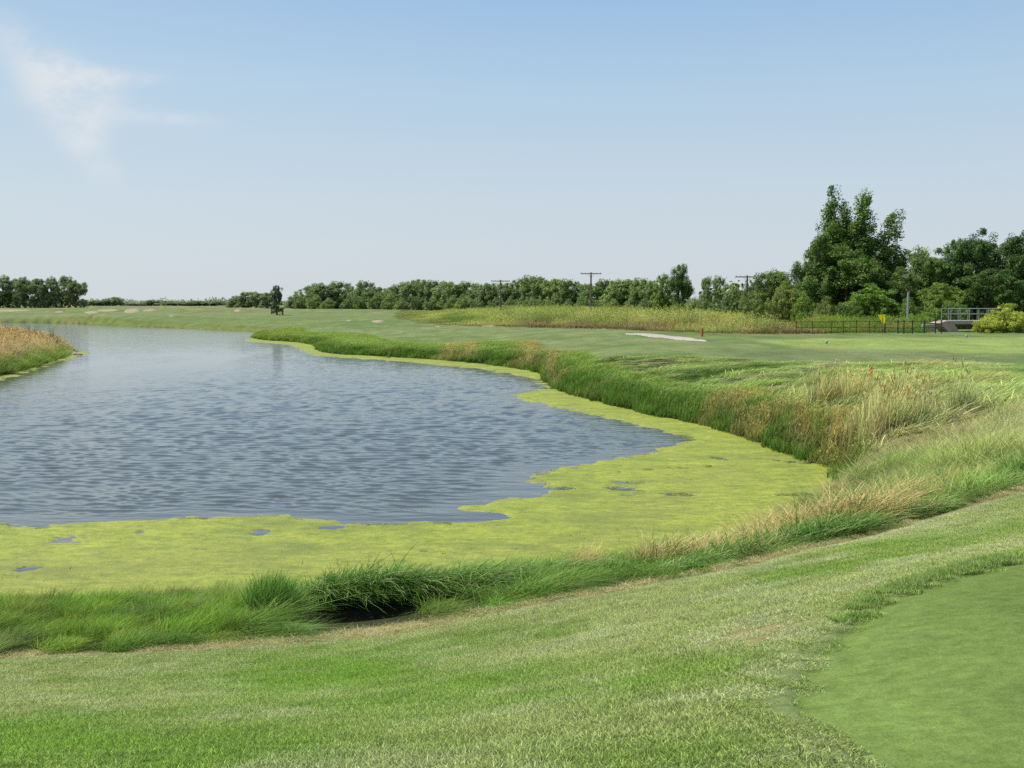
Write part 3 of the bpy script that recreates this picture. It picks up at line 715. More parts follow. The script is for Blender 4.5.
T('smaller green tussock filling the gap between the dark bunch and the big drooping one', 318, 16.6, .5, .3, .62, 1500, .4, .5, [g1, g2, g2, g3], dy=-.25, seed=23, w=.013)
T('arching green tussock just right of the big drooping one', 455, 16.7, .95, .35, .82, 3000, .6, .65, [g1, g2, g3, pl], dy=-.45, seed=4, w=.014)
T('low green tussock bent over right of the arching one on the near bank', 535, 17.0, .85, .35, .66, 2400, .55, .75, [g2, g2, g3, pl], dy=-.2, seed=5, w=.013)
T('small pale tussock of straw seed heads standing alone against the algae', 583, 17.6, .3, .25, .72, 380, .15, .35, [s1, s2, s1], seed=6, w=.009, spread=.2)
T('low dark green tussock right of the small pale one', 622, 16.6, .6, .35, .5, 1400, .4, .65, [g2, g2, g3], seed=24, w=.012)
T('straw topped tussock where the near bank begins to turn right', 662, 16.9, .55, .4, .8, 1000, .3, .5, [s1, s2, s1, g2], seed=7, w=.012, spread=.35)
T('green leafy tussock low in front of the first straw topped one', 690, 16.0, .7, .3, .42, 1700, .4, .65, [g2, g2, g1, pl], seed=25, w=.012, spread=.35)
T('thin straw tussock leaning over the algae, second from the bend', 708, 17.2, .45, .35, .78, 700, .35, .5, [s1, s2, s1], seed=26, w=.011, spread=.35)
T('dark green tussock between the first straws and the large straw coloured tussock', 742, 16.4, .9, .45, .62, 2400, .4, .6, [g2, g2, g1, s2, pl], seed=10, w=.014, spread=.35)
T('straw tussock rising behind the dark green one, left of the large one', 772, 17.6, .6, .45, .98, 1300, .4, .6, [s1, s2, s1, s1], seed=27, w=.013, spread=.4)
T('dark green tussock spread under the large straw coloured one', 812, 16.5, 1.0, .45, .74, 2800, .45, .6, [g2, g2, g2, g1, pl], seed=9, w=.015, spread=.4)
T('large straw coloured tussock bending over dark green leaves on the right of the bank', 840, 17.7, 1.05, .6, 1.22, 3200, .45, .7, [s1, s1, s2, s2, g2], seed=8, w=.015, spread=.45)
T('straw tussock close behind and right of the large one', 885, 19.2, .8, .6, 1.05, 1900, .4, .65, [s1, s2, s1, g2], seed=28, w=.013, spread=.45)
T('green tussock right of the large straw one, near the mown edge', 912, 17.4, .65, .45, .55, 1700, .4, .65, [g1, g2, g3, pl], seed=11, w=.013, spread=.4)
T('rust and straw tussock behind the green one near the right edge', 950, 20.5, .9, .7, .75, 1800, .4, .65, [s1, s2, s2, g3], seed=29, w=.013, spread=.45)
T('green tussock on the bank close to the right edge of the photo', 985, 18.6, .7, .5, .55, 1700, .4, .65, [g1, g2, g3, pl], seed=30, w=.013, spread=.4)
T('dark green tussock cut by the right edge of the photo', 1022, 19.2, .7, .5, .7, 1700, .35, .6, [g2, g2, g3], seed=12, w=.014, spread=.4)
T('flattened grey green tussock lying toward the mown edge left of the hollow', 222, 14.6, .9, .3, .26, 1700, .5, .85, [g2, pl, pl, g3], seed=13, w=.010, dy=-.1)

# ------------------------------------------------------------------ trees
def tree_material(name, trans=.28):
    t = NT(name)
    oc = t.n('ShaderNodeObjectInfo').outputs['Color']; sh = t.attr('shade').outputs['Color']
    c = t.mix(1.0, oc, sh, 'MULTIPLY')
    c = t.mix(1.0, c, np.array((2.65, 2.4, 1.6)), 'MULTIPLY')
    p = t.n('ShaderNodeBsdfPrincipled', {'Base Color': c, 'Roughness': .55, 'Specular IOR Level': .2, 'Normal': t.upnormal(.45)})
    tr = t.n('ShaderNodeBsdfTranslucent', {'Color': c})
    m = t.n('ShaderNodeMixShader', {0: trans, 1: p.outputs[0], 2: tr.outputs[0]})
    t.t.links.new(m.outputs[0], t.out.inputs[0]); return t.m
M_LEAF = tree_material('tree_leaves')
M_BARK = simple('tree_bark', (.09, .07, .05), .9, .3, 8)
def frustums(segs, sides=7):
    V, Fq = [], []
    for (a, b, ra, rb) in segs:
        a = np.array(a, float); b = np.array(b, float); d = b - a; d /= np.linalg.norm(d) + 1e-9
        u = np.cross(d, (0, 1, 0.3)); u /= np.linalg.norm(u); v = np.cross(d, u); o = len(V)
        for c_, r_ in ((a, ra), (b, rb)):
            for k in range(sides):
                an = 2 * np.pi * k / sides; V.append(c_ + r_ * (math.cos(an) * u + math.sin(an) * v))
        for k in range(sides): Fq.append((o + k, o + (k + 1) % sides, o + sides + (k + 1) % sides, o + sides + k))
    return np.array(V), np.array(Fq)
def crown_mesh(name, blobs, nclump, nleaf, leaf, clr, rg, wind=0.0, flat=.75):
    """blobs: (x,y,z,rx,ry,rz) on a unit-height tree"""
    B = np.array(blobs); wgt = (B[:, 3] * B[:, 5]); wgt /= wgt.sum()
    bi = rg.choice(len(B), nclump, p=wgt)
    d = rg.normal(0, 1, (nclump, 3)); d /= np.linalg.norm(d, axis=1)[:, None]
    q = rg.uniform(.5, 1.0, nclump) ** .6
    cc = B[bi, :3] + d * B[bi, 3:] * q[:, None]
    size = clr * rg.uniform(.6, 1.35, nclump)
    tone = rg.uniform(.72, 1.28, nclump)
    ci = rg.integers(0, nclump, nleaf)
    e = rg.normal(0, 1, (nleaf, 3)); e /= np.linalg.norm(e, axis=1)[:, None]
    rr = rg.random(nleaf) ** .45
    off = e * rr[:, None] * size[ci][:, None]; off[:, 2] *= flat
    Pc = cc[ci] + off
    Pc[:, 0] += wind * np.clip(Pc[:, 2] - .4, 0, 1) ** 1.5
    # leaf quads facing loosely outwards
    nrm = e * .7 + rg.normal(0, .6, (nleaf, 3)) + np.array([-.1, -.1, .35]); nrm /= np.linalg.norm(nrm, axis=1)[:, None]
    u = np.cross(nrm, rg.normal(0, 1, (nleaf, 3))); u /= np.linalg.norm(u, axis=1)[:, None] + 1e-9; v = np.cross(nrm, u)
    s = leaf * rg.uniform(.55, 1.3, nleaf)[:, None]
    V = np.stack([Pc - u * s, Pc - v * s * .55, Pc + u * s, Pc + v * s * .55], 1).reshape(-1, 3)
    Fq = np.arange(nleaf * 4).reshape(-1, 4)
    sh = (tone[ci] * rg.uniform(.8, 1.2, nleaf)).repeat(4)
    shc = np.stack([sh * (1 + .12 * (tone[ci].repeat(4) - 1) * 3), sh, sh * .95], -1)
    me = np_mesh(name, V, Fq, attrs={'shade': shc}); me.materials.append(M_LEAF); return me
def trunk_mesh(name, blobs, r0, rg, wind=0, multi=1):
    segs = []
    for m in range(multi):
        ox = rg.normal(0, .03) if multi > 1 else 0
        a = np.array([ox, 0, -.03]); k = 5; p = [a]
        top = max(b[2] for b in blobs)
        for i in range(1, k + 1):
            z = top * i / k; p.append(np.array([ox + rg.normal(0, .012) + wind * max(z - .4, 0) ** 1.5, rg.normal(0, .012), z]))
        for i in range(k): segs.append((p[i], p[i + 1], r0 * (1 - .17 * i), r0 * (1 - .17 * (i + 1))))
    for b in blobs:
        j = np.array(b[:3]) * 1.0; j[0] += wind * max(j[2] - .4, 0) ** 1.5
        st = np.array([0, 0, max(.12, j[2] * .55)]); mid = (st + j) / 2 + np.array([0, 0, .03])
        segs += [(st, mid, r0 * .5, r0 * .32), (mid, j, r0 * .32, r0 * .12)]
        for q in range(4):
            e = j + rg.normal(0, 1, 3) * np.array(b[3:]) * .5; segs.append((mid, e, r0 * .2, r0 * .05))
    V, Fq = frustums(segs); me = np_mesh(name, V, Fq, smooth=True); me.materials.append(M_BARK); return me
def rblobs(rg, kind):
    if kind == 'round':
        b = [(0, 0, .62, .30, .30, .30)]
        for i in range(7):
            a = i / 7 * 6.28 + rg.uniform(0, .6); b.append((.24 * math.cos(a), .24 * math.sin(a), rg.uniform(.42, .78), .17, .17, .16))
        b += [(rg.uniform(-.08, .08), 0, .84, .16, .16, .14), (rg.uniform(-.2, .2), 0, .3, .2, .2, .14)]
    elif kind == 'tall':
        b = []
        for i in range(9):
            z = .22 + .7 * i / 8; w = .10 * math.sin(math.pi * min(1, (i + 1.6) / 10)) + .03
            b.append((rg.normal(0, .035), rg.normal(0, .035), z, w, w, .145))
        b += [(rg.choice([-1, 1]) * .12, 0, rg.uniform(.4, .6), .09, .09, .12), (rg.choice([-1, 1]) * .1, .05, rg.uniform(.55, .7), .07, .07, .1)]
    elif kind == 'ragged':
        b = []
        for i in range(9):
            a = rg.uniform(0, 6.28); z = rg.uniform(.3, .9); w = .30 * (1.15 - z)
            b.append((w * math.cos(a), w * math.sin(a), z, rg.uniform(.09, .17), rg.uniform(.09, .16), rg.uniform(.08, .14)))
        b.append((0, 0, .5, .18, .18, .3))
    else:  # shrub
        b = [(0, 0, .38, .5, .45, .4)]
        for i in range(8):
            a = i / 8 * 6.28 + rg.uniform(0, .7); b.append((.42 * math.cos(a), .38 * math.sin(a), rg.uniform(.2, .62), .24, .24, .24))
        b += [(rg.uniform(-.2, .2), 0, .74, .24, .24, .2)]
    return b
PROTO = {}
def protos(kind, nvar, nclump, nleaf, leaf, clr, wind, r0, key=None, seed=0, multi=1):
    L_ = []
    for i in range(nvar):
        rg = np.random.default_rng(seed + i); b = rblobs(rg, kind)
        if key: b += [(rg.uniform(-.25, .25), 0, z_, .24, .24, .16) for z_ in (.1, .16, .22, .3)]
        L_.append((crown_mesh('crown', b, nclump, nleaf, leaf, clr, rg, wind, {'tall': 1.5, 'ragged': 1.15}.get(kind, .8)), trunk_mesh('trunk', b, r0, rg, wind, multi)))
    PROTO[key or kind] = L_
protos('round', 5, 190, 26000, .0115, .062, .06, .02, seed=10)
protos('tall', 4, 150, 24000, .0092, .046, .14, .014, seed=30)
protos('ragged', 4, 170, 22000, .011, .056, .16, .018, seed=50)
protos('shrub', 4, 190, 18000, .019, .095, .06, .02, seed=70, multi=3)
protos('round', 4, 170, 14000, .019, .075, .04, .02, key='far_round', seed=90)
protos('ragged', 3, 150, 12000, .019, .07, .08, .018, key='far_ragged', seed=110)
_tc = [0]
def tree(name, label, cat, kind, px, D, top, width, color, group=None, var=None, base=None, flip=False, haze=0.0):
    """px: picture column of the trunk, top: picture row the crown reaches, width in picture columns"""
    x = col_at(px, D); z = gz(x, D) if base is None else base
    zt = HC + (HOR - top) / F * D; h = (zt - z) * 1.0
    V = PROTO[kind]; cm, tm = V[_tc[0] % len(V) if var is None else var]; _tc[0] += 1
    uw = {'round': .86, 'tall': .42, 'ragged': .72, 'shrub': 1.5, 'far_round': .86, 'far_ragged': .72}[kind]
    s = (width / F * D) / uw
    root = thing(name, label, cat, (x, D, z - .1), 0, group)
    color = np.array(color) * (1 - haze) + np.array((.12, .165, .13)) * haze  # distance haze painted into the leaf colour of each tree
    for nm, me in (('crown', cm), ('trunk', tm)):
        o = bpy.data.objects.new(nm, me); C.objects.link(o); o.parent = root
        o.scale = (s * (-1 if flip else 1), s, h / (.97 if kind != 'shrub' else .93)); o.color = (*color, 1)
        if nm == 'trunk': o.scale = (s, s, h)
    root.rotation_euler[2] = rng.uniform(-.25, .25)
    return root
DK = (.045, .085, .025); MG = (.075, .135, .03); LG = (.11, .17, .045); YG = (.14, .19, .05); OL = (.085, .12, .04); BG = (.06, .105, .045)

# tall windblown cluster right of centre
tree('tall_tree', 'tallest windblown tree of the cluster, with a narrow separate top', 'tree', 'tall', 826, 126, 195, 54, DK, var=3)
tree('tall_tree', 'tall leaning tree right behind the tallest one', 'tree', 'tall', 846, 124, 208, 66, (.055, .10, .025), var=1)
tree('tall_tree', 'tall dense tree forming the left shoulder of the windblown cluster', 'tree', 'ragged', 811, 122, 228, 52, (.045, .085, .025), var=0)
tree('tall_tree', 'tall tree leaning right on the right shoulder of the windblown cluster', 'tree', 'tall', 876, 123, 220, 66, (.06, .10, .03), var=0)
tree('broadleaf_tree', 'broad dark tree filling the middle of the windblown cluster', 'tree', 'round', 846, 121, 246, 92, (.045, .085, .022), var=1)
tree('broadleaf_tree', 'rounded mid green tree low in front of the windblown cluster', 'tree', 'round', 868, 115, 284, 62, MG, var=2)
tree('broadleaf_tree', 'pale feathery tree standing back right of the windblown cluster', 'tree', 'far_round', 913, 150, 246, 52, (.10, .145, .06), haze=.2)
tree('broadleaf_tree', 'low dark tree between the pale feathery tree and the grey post', 'tree', 'round', 898, 119, 268, 46, (.055, .095, .028))
tree('broadleaf_tree', 'mid green tree right behind the grey post with the brown box', 'tree', 'round', 930, 121, 250, 58, (.06, .105, .03))
tree('broadleaf_tree', 'light green bushy tree directly behind the left end of the bridge', 'tree', 'round', 938, 116, 282, 54, (.085, .135, .035))
tree('broadleaf_tree', 'dark leafy tree left of the big group behind the bridge', 'tree', 'ragged', 952, 120, 242, 50, (.04, .08, .025))
tree('broadleaf_tree', 'big dark tree rising straight behind the bridge rails', 'tree', 'round', 974, 121, 231, 62, (.035, .07, .024), var=3)
tree('broadleaf_tree', 'big dark tree behind the left half of the yellow green bush', 'tree', 'ragged', 1000, 119, 230, 56, (.035, .07, .025))
tree('broadleaf_tree', 'big dark tree at the very right edge of the photo', 'tree', 'round', 1024, 118, 230, 64, (.035, .068, .025), var=4)
tree('broadleaf_tree', 'lower dark tree filling in behind the yellow green bush', 'tree', 'round', 988, 115, 268, 70, (.035, .07, .022), var=0)
tree('broadleaf_tree', 'dark flat topped tree right of the nearest telegraph pole', 'tree', 'ragged', 771, 133, 266, 56, (.055, .095, .028), var=1)
tree('broadleaf_tree', 'olive green tree left of the windblown cluster', 'tree', 'round', 790, 125, 281, 46, (.08, .12, .032))
tree('broadleaf_tree', 'low dark tree hidden behind the nearest telegraph pole', 'tree', 'round', 753, 150, 283, 34, (.06, .10, .03))
shr = [(752, 290, 30, OL), (776, 288, 34, OL), (800, 292, 32, (.08, .135, .03)), (824, 296, 34, OL), (850, 298, 34, (.05, .09, .025)), (880, 300, 30, MG), (905, 298, 34, (.07, .12, .03)), (930, 300, 30, (.09, .15, .04)), (955, 296, 32, (.07, .12, .03))]
wh = ['nearest the telegraph pole', 'under the dark flat topped tree', 'under the olive green tree', 'left of the foot of the tall windblown trees', 'at the foot of the tall windblown trees', 'behind the yellow flag', 'left of the grey post', 'right of the grey post', 'behind the bridge rails']
for (px, top, w, c_), wd_ in zip(shr, wh):
    tree('shrub', 'leafy green shrub along the tree edge, ' + wd_, 'shrub', 'shrub', px, 113 + (px % 5), top, w, c_, group='shrubs along the foot of the right trees')
tree('shrub', 'large yellow green bush in full sun beside the bridge at the right edge', 'shrub', 'shrub', 1004, 101, 303, 62, (.155, .20, .042), var=1)
tree('shrub', 'low yellow green bush hanging over the end of the bridge', 'shrub', 'shrub', 981, 101.5, 318, 22, (.155, .20, .042), var=2)

# centre trees between the poles
tree('broadleaf_tree', 'dark steep sided tree standing above the belt between the two nearer poles', 'tree', 'ragged', 678, 170, 266, 34, (.045, .085, .028), var=2)
tree('broadleaf_tree', 'mid green tree at the left shoulder of the dark steep sided tree', 'tree', 'far_round', 662, 176, 273, 26, (.08, .13, .035))
tree('broadleaf_tree', 'slim grey green tree just right of the dark steep sided tree', 'tree', 'far_ragged', 704, 190, 274, 18, (.09, .135, .055), haze=.15)
tree('broadleaf_tree', 'slim grey green tree left of the nearest telegraph pole', 'tree', 'far_ragged', 717, 188, 277, 18, (.09, .135, .055), haze=.15)
tree('broadleaf_tree', 'light green round tree just left of the nearest telegraph pole', 'tree', 'far_round', 733, 185, 282, 26, (.10, .155, .045))
BELT = [(236, 296, 14, .5), (246, 293, 14, .5), (258, 291.5, 16, .5), (268, 293, 12, .5),
        (294, 297, 14, .5), (310, 286, 22, .4), (324, 282.5, 24, .4), (338, 283, 22, .4), (349, 286, 16, .4), (358, 288, 14, .35), (364, 282.5, 18, .4),
        (376, 287, 20, .3), (388, 288, 18, .3), (398, 286, 18, .3), (410, 281, 20, .35), (420, 279.5, 22, .35), (433, 282, 20, .35), (444, 281, 18, .3), (454, 281.5, 22, .25), (466, 283, 18, .25), (476, 284, 20, .3),
        (487, 283, 18, .2), (497, 285, 18, .2), (508, 283, 18, .2), (518, 279, 20, .2), (530, 277.5, 24, .2), (542, 276, 24, .2), (555, 279, 22, .2), (567, 281, 20, .15), (578, 283, 20, .15),
        (592, 283, 22, .15), (604, 281, 20, .15), (616, 279.5, 24, .15), (628, 279, 24, .15), (640, 280, 24, .12), (650, 282, 20, .12)]
greens = [(.08, .13, .04), (.06, .10, .035), (.10, .15, .045), (.07, .12, .035), (.09, .135, .05)]
ordn = ['first', 'second', 'third', 'fourth', 'fifth', 'sixth', 'seventh', 'eighth', 'ninth', 'tenth', 'eleventh', 'twelfth']
secs = [(0, 285, 'hazy far tree left of the small lone tree'), (285, 370, 'hazy tree between the lone tree and the gap in the belt'), (370, 499, 'belt tree left of the farthest telegraph pole'), (499, 589, 'belt tree between the farthest and the middle poles'), (589, 700, 'belt tree between the middle pole and the dark steep sided tree')]
cnt = {}
for i, (px, top, w, hz) in enumerate(BELT):
    D = 420 - (px - 236) * .52
    s_ = [s for s in secs if s[0] <= px < s[1]][0]; k_ = cnt.get(s_[2], 0); cnt[s_[2]] = k_ + 1
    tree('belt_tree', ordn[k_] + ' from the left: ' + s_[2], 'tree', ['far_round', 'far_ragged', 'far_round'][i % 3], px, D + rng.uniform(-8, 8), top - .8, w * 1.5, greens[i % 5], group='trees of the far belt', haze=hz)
# low growth at the foot of the belt
for i, px in enumerate(range(300, 750, 15)):
    pxx = px + rng.uniform(-4, 4); D = 400 - (px - 236) * .50
    tree('belt_shrub', 'low shrub at the foot of the far tree belt', 'shrub', 'shrub', pxx, D, 296 + rng.uniform(-4, 3), 20, greens[(i * 2) % 5], group='low shrubs under the far belt', haze=.2)
# lone tree, far left grove and distant clumps
tree('lone_tree', 'small dark lone tree standing in front of the hazy belt', 'tree', 'far_round', 277.5, 250, 284.5, 13.5, (.035, .06, .03), var=1, haze=.08)
grove = [(-14, 276, 26), (4, 275, 26), (18, 278, 22), (28, 275.5, 22), (40, 278, 20), (52, 276.5, 20), (66, 275, 24), (78, 279, 20)]
gl = ['hazy grove tree cut by the left edge of the photo', 'second tree from the left edge in the hazy grove', 'shorter tree, third from the left edge in the hazy grove', 'fourth tree from the left edge in the hazy grove', 'shorter tree in the middle of the hazy left grove',
      'third tree from the right end of the hazy left grove', 'tall rounded tree, second from the right end of the left grove', 'round end tree of the hazy left grove']
for (px, top, w), lb in zip(grove, gl):
    tree('grove_tree', lb, 'tree', 'far_round', px, 420 + rng.uniform(-6, 6), top, w * 1.15, (.075, .11, .05), group='trees of the far left grove', haze=.3)
for px, top, w, lb in ((96, 300, 18, 'low dark shrub at the right foot of the left grove'), (106, 298.5, 14, 'hazy low tree on the left of the distant pair'), (116, 296.5, 18, 'hazy rounded tree on the right of the distant pair'), (153, 299.5, 14, 'tiny hazy tree alone on the far skyline'),
                       (176, 302, 24, 'low hazy skyline tree right of the tiny lone one'), (196, 300.5, 26, 'low hazy skyline tree mid way to the belt'), (215, 301, 24, 'low hazy skyline tree just left of the belt'), (138, 303, 26, 'lowest hazy skyline growth left of the tiny lone tree')):
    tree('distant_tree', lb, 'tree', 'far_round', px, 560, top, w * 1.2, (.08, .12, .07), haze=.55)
def strip(name, label, px0, px1, D, top, c_, haze, leaf=.9):
    n = 60
    rg = np.random.default_rng(int(px0) + 500); b = [(col_at(px0 + (px1 - px0) * (i + .5) / n, D), rg.uniform(-6, 6), 2.0 + rg.uniform(0, 2), 5, 5, (HC + (HOR - top) / F * D - 2) * rg.uniform(.35, .6)) for i in range(n)]
    me = crown_mesh(name, b, 900, int(14000 * .9 / leaf), leaf, 2.6, rg); o = link(name, me, loc=(0, D, .5)); c_ = np.array(c_) * (1 - haze) + np.array((.17, .21, .22)) * haze; o.color = (*c_, 1)  # far haze mixed straight into the woodland's leaf colour
    tag(o, label, 'woodland', kind='stuff')
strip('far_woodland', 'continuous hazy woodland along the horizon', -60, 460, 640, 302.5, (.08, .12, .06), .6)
strip('far_woodland', 'dark woodland closing the gaps behind the tree belt', 300, 760, 450, 289, (.06, .10, .04), .3, .45)
strip('right_woodland', 'dark woodland closing the gaps behind the right hand trees', 740, 1100, 150, 276, (.035, .06, .022), 0, .3)

# ------------------------------------------------------------------ built things
def box(bm, x0, x1, y0, y1, z0, z1):
    V = [(x, y, z) for x in (x0, x1) for y in (y0, y1) for z in (z0, z1)]
    o = len(bm[0]); bm[0].extend(V)
    for f in ((0, 1, 3, 2), (4, 6, 7, 5), (0, 4, 5, 1), (2, 3, 7, 6), (0, 2, 6, 4), (1, 5, 7, 3)): bm[1].append(tuple(o + i for i in f))
def boxes(name, L_, mat, parent=None, bevel=.01, loc=None):
    bm = ([], [])
    for b in L_: box(bm, *b)
    me = bpy.data.meshes.new(name); me.from_pydata(bm[0], [], bm[1]); me.update(); o = link(name, me, mat, parent, loc)
    if bevel: m = o.modifiers.new('bevel', 'BEVEL'); m.width = bevel; m.segments = 2
    return o
def tube(name, segs, mat, parent=None, sides=10):
    V, Fq = frustums(segs, sides); o = len(V); caps = []
    me = bpy.data.meshes.new(name); fl = [tuple(map(int, f)) for f in Fq]
    for k in range(len(segs)):
        b0 = k * 2 * sides; fl.append(tuple(b0 + i for i in range(sides))[::-1]); fl.append(tuple(b0 + sides + i for i in range(sides)))
    me.from_pydata([tuple(v) for v in V], [], fl); me.update(); return link(name, me, mat, parent)
M_WOOD = simple('weathered_wood', (.19, .15, .115), .9, .3, 4)
M_GLASS = simple('glass_insulator', (.25, .3, .3), .3, .1, 3)
M_IRON = simple('dark_iron', (.06, .055, .045), .6, .3, 6)
M_GALV = simple('galvanised_rail', (.34, .36, .35), .6, .12, 5)
M_CONC = simple('bridge_concrete', (.42, .38, .34), .9, .15, 2)
M_PINK = simple('abutment_concrete', (.45, .33, .28), .9, .2, 1.5)
M_BRICKISH = simple('rust_red_beam', (.14, .06, .05), .8, .3, 3)
M_PATH = simple('path_concrete', (.40, .37, .31), .9, .12, 1.2)
M_SAND = simple('bunker_sand', (.33, .27, .17), .95, .12, .6)
M_ORANGE = simple('orange_paint', (.62, .17, .05), .6, .15, 5)
M_RED = simple('red_paint', (.42, .11, .05), .6, .15, 5)
M_YEL = simple('yellow_cloth', (.85, .72, .02), .8, .08, 5)
t = NT('flag_cloth')
pb = t.n('ShaderNodeBsdfPrincipled', {'Base Color': np.array((.9, .78, .02)), 'Roughness': .8}); tb = t.n('ShaderNodeBsdfTranslucent', {'Color': np.array((.9, .78, .02))})
t.t.links.new(t.n('ShaderNodeMixShader', {0: .5, 1: pb.outputs[0], 2: tb.outputs[0]}).outputs[0], t.out.inputs[0]); M_YEL = t.m
M_BLUE = simple('pale_blue_paint', (.30, .38, .44), .4, .1, 5)
M_WHITE = simple('white_paint', (.75, .75, .72), .5, .05, 5)
M_BROWN = simple('brown_wood', (.14, .08, .05), .8, .3, 6)
M_STONE = simple('pale_stone', (.45, .37, .27), .9, .25, 4)

def pole(label, px, D, top, armpx):
    x = col_at(px, D); z = gz(x, D); h = HC + (HOR - top) / F * D - z; w = armpx / F * D
    r = thing('telegraph_pole', label, 'telegraph pole', (x, D, z), R(6), 'telegraph poles in the weed field')
    tube('post', [((0, 0, -.2), (0, 0, h * .5), .17, .145), ((0, 0, h * .5), (0.03, 0, h), .145, .115)], M_WOOD, r)
    for k, (zz, ww, th) in enumerate(((h - .22, w, .13), (h - .22 - 1.9, w * .95, .06))):
        a = boxes('crossarm', [(-ww / 2, ww / 2, -.22, -.12, zz - th / 2, zz + th / 2)], M_WOOD, r, .01)
        if k == 0:
            for q in range(6):
                xx = -ww / 2 + .15 + (ww - .3) * q / 5
                tube('insulator', [((xx, -.17, zz + .07), (xx, -.17, zz + .15), .03, .035), ((xx, -.17, zz + .15), (xx, -.17, zz + .2), .045, .02)], M_GLASS, a, 8)
    tube('brace', [((-.55, -.1, h - .25), (0, -.13, h - .8), .02, .02), ((.55, -.1, h - .25), (0, -.13, h - .8), .02, .02)], M_IRON, r, 6)
pole('farthest and palest telegraph pole, a thin crossarm post left of centre', 500.5, 190, 280, 19)
pole('middle telegraph pole, its wide crossarm clear above the tree belt', 590.5, 168, 272.5, 21)
pole('nearest telegraph pole, its crossarm touching the dark flat topped tree', 746, 146, 275.5, 25)

# fence of dark posts and rails
def fence(label, pxs, D, h, rails, pick, group=None, r_=.045):
    xs = [col_at(p, D) for p in pxs]; x0 = xs[0]; z0 = gz(x0, D)
    f = thing('field_fence', label, 'fence', (x0, D, z0), 0, group)
    zz = [gz(x, D) - z0 for x in xs]
    for x, z in zip(xs, zz): tube('fence_post', [((x - x0, 0, z - .2), (x - x0, 0, z + h + .06), r_, r_)], M_IRON, f, 8)
    for rl in rails:
        tube('rail', [((a - x0, 0, za + h * rl), (b - x0, 0, zb + h * rl), .03, .03) for a, b, za, zb in zip(xs, xs[1:], zz, zz[1:])], M_IRON, f, 6)
    if pick:
        P = []
        for a, b, za, zb in zip(xs, xs[1:], zz, zz[1:]):
            n = max(1, int((b - a) / .45))
            for i in range(1, n): q = i / n; P.append(((a - x0 + (b - a) * q, 0, za + .05), (a - x0 + (b - a) * q, 0, za + h), .012, .012))
        for q in P: tube('picket', [q], M_IRON, f, 5)
fence('long thin dark wire fence along the far side of the pale green', [796, 812, 831.5, 843, 856, 869, 884], 100, 1.1, (.97, .5), True, r_=.035)
fence('heavier dark rail fence running from the yellow flag to the bridge', [884.5, 897.5, 903.5, 912, 924, 935, 941], 99.2, 1.15, (.97, .45), False, r_=.06)

# foot bridge with pipe railing
D = 103.5; x0 = col_at(938, D); z0 = gz(x0, D)
def zr(row): return HC + (HOR - row) / F * D - z0
br = thing('small_bridge', 'low concrete bridge with a pale two rail pipe railing beside the bush', 'bridge', (x0, D, z0))
c = lambda p: col_at(p, D) - x0
boxes('deck', [(c(945), c(1010), 0, 2.0, zr(324.2), zr(320.4))], M_CONC, br, .03)
me = bpy.data.meshes.new('abutment')
ab = [(c(937), zr(323)), (c(943), zr(321.5)), (c(953), zr(321.5)), (c(953), zr(324.5)), (c(957), zr(330)), (c(955), zr(333.5)), (c(948), zr(333)), (c(944), zr(328))]
n = len(ab); vs = [(a, -.25, b) for a, b in ab] + [(a, 2.1, b) for a, b in ab]
me.from_pydata(vs, [], [tuple(range(n)), tuple(range(2 * n - 1, n - 1, -1))] + [(i, i + n, (i + 1) % n + n, (i + 1) % n) for i in range(n)]); me.update()
link('abutment', me, M_PINK, br)
boxes('abutment', [(c(1000), c(1008), 0, 2, -.6, zr(324.3))], M_PINK, br, .03)
for q in (.15, 1.5): boxes('beam', [(c(954), c(1000), q, q + .3, zr(326.5), zr(324.25))], M_BRICKISH, br, .01)
boxes('wing_wall', [(c(924), c(937.5), .5, .85, -.4, zr(324.5))], M_PINK, br, .04)
for yy in (.12, 1.9):
    rr = tube('railing', [((c(948.5), yy, zr(308.6)), (c(1010), yy, zr(308.6)), .032, .032), ((c(948.5), yy, zr(314)), (c(1010), yy, zr(314)), .028, .028)], M_GALV, br)
    for k in range(6):
        xx = c(948.5 + k * 9.5); tube('railing_post', [((xx, yy, zr(320.3)), (xx, yy, zr(308.2)), .032, .032)], M_GALV, rr, 8)

# flagstick
x, y = col_at(882, 96.5), 96.5; z = gz(x, y)
fl = thing('golf_flag', 'golf flagstick with a yellow flag hanging in front of the dark fence', 'golf flag', (x, y, z))
tube('flagstick', [((0, 0, -.05), (0, 0, 1.78), .022, .018)], M_BROWN, fl, 8)
nx, nz = 9, 9; V = []
for j in range(nz):
    for i in range(nx):
        u = i / (nx - 1); v = j / (nz - 1); wdt = .66 * (1 - .62 * v); V.append((-.04 - u * wdt + .3, .05 * math.sin(u * 7 + v * 2) + .03, 1.76 - v * .8 - .05 * u * (1 - v)))
me = bpy.data.meshes.new('flag'); me.from_pydata(V, [], [(j * nx + i, j * nx + i + 1, (j + 1) * nx + i + 1, (j + 1) * nx + i) for j in range(nz - 1) for i in range(nx - 1)]); me.update()
for p_ in me.polygons: p_.use_smooth = True
link('flag', me, M_YEL, fl)
# grey post with box
D = 110; x = col_at(907, D); z = gz(x, D); h = HC + (HOR - 291) / F * D - z
po = thing('nest_box_post', 'tall pale grey post with a small brown box on top', 'nest box', (x, D, z))
tube('post', [((0, 0, -.2), (0, 0, h), .12, .11)], M_GALV, po)
nb = boxes('nest_box', [(-.2, .2, -.15, .15, h, h + .26)], M_BROWN, po, .01)
boxes('roof', [(-.26, .26, -.22, .2, h + .262, h + .31)], M_BROWN, nb, .008)
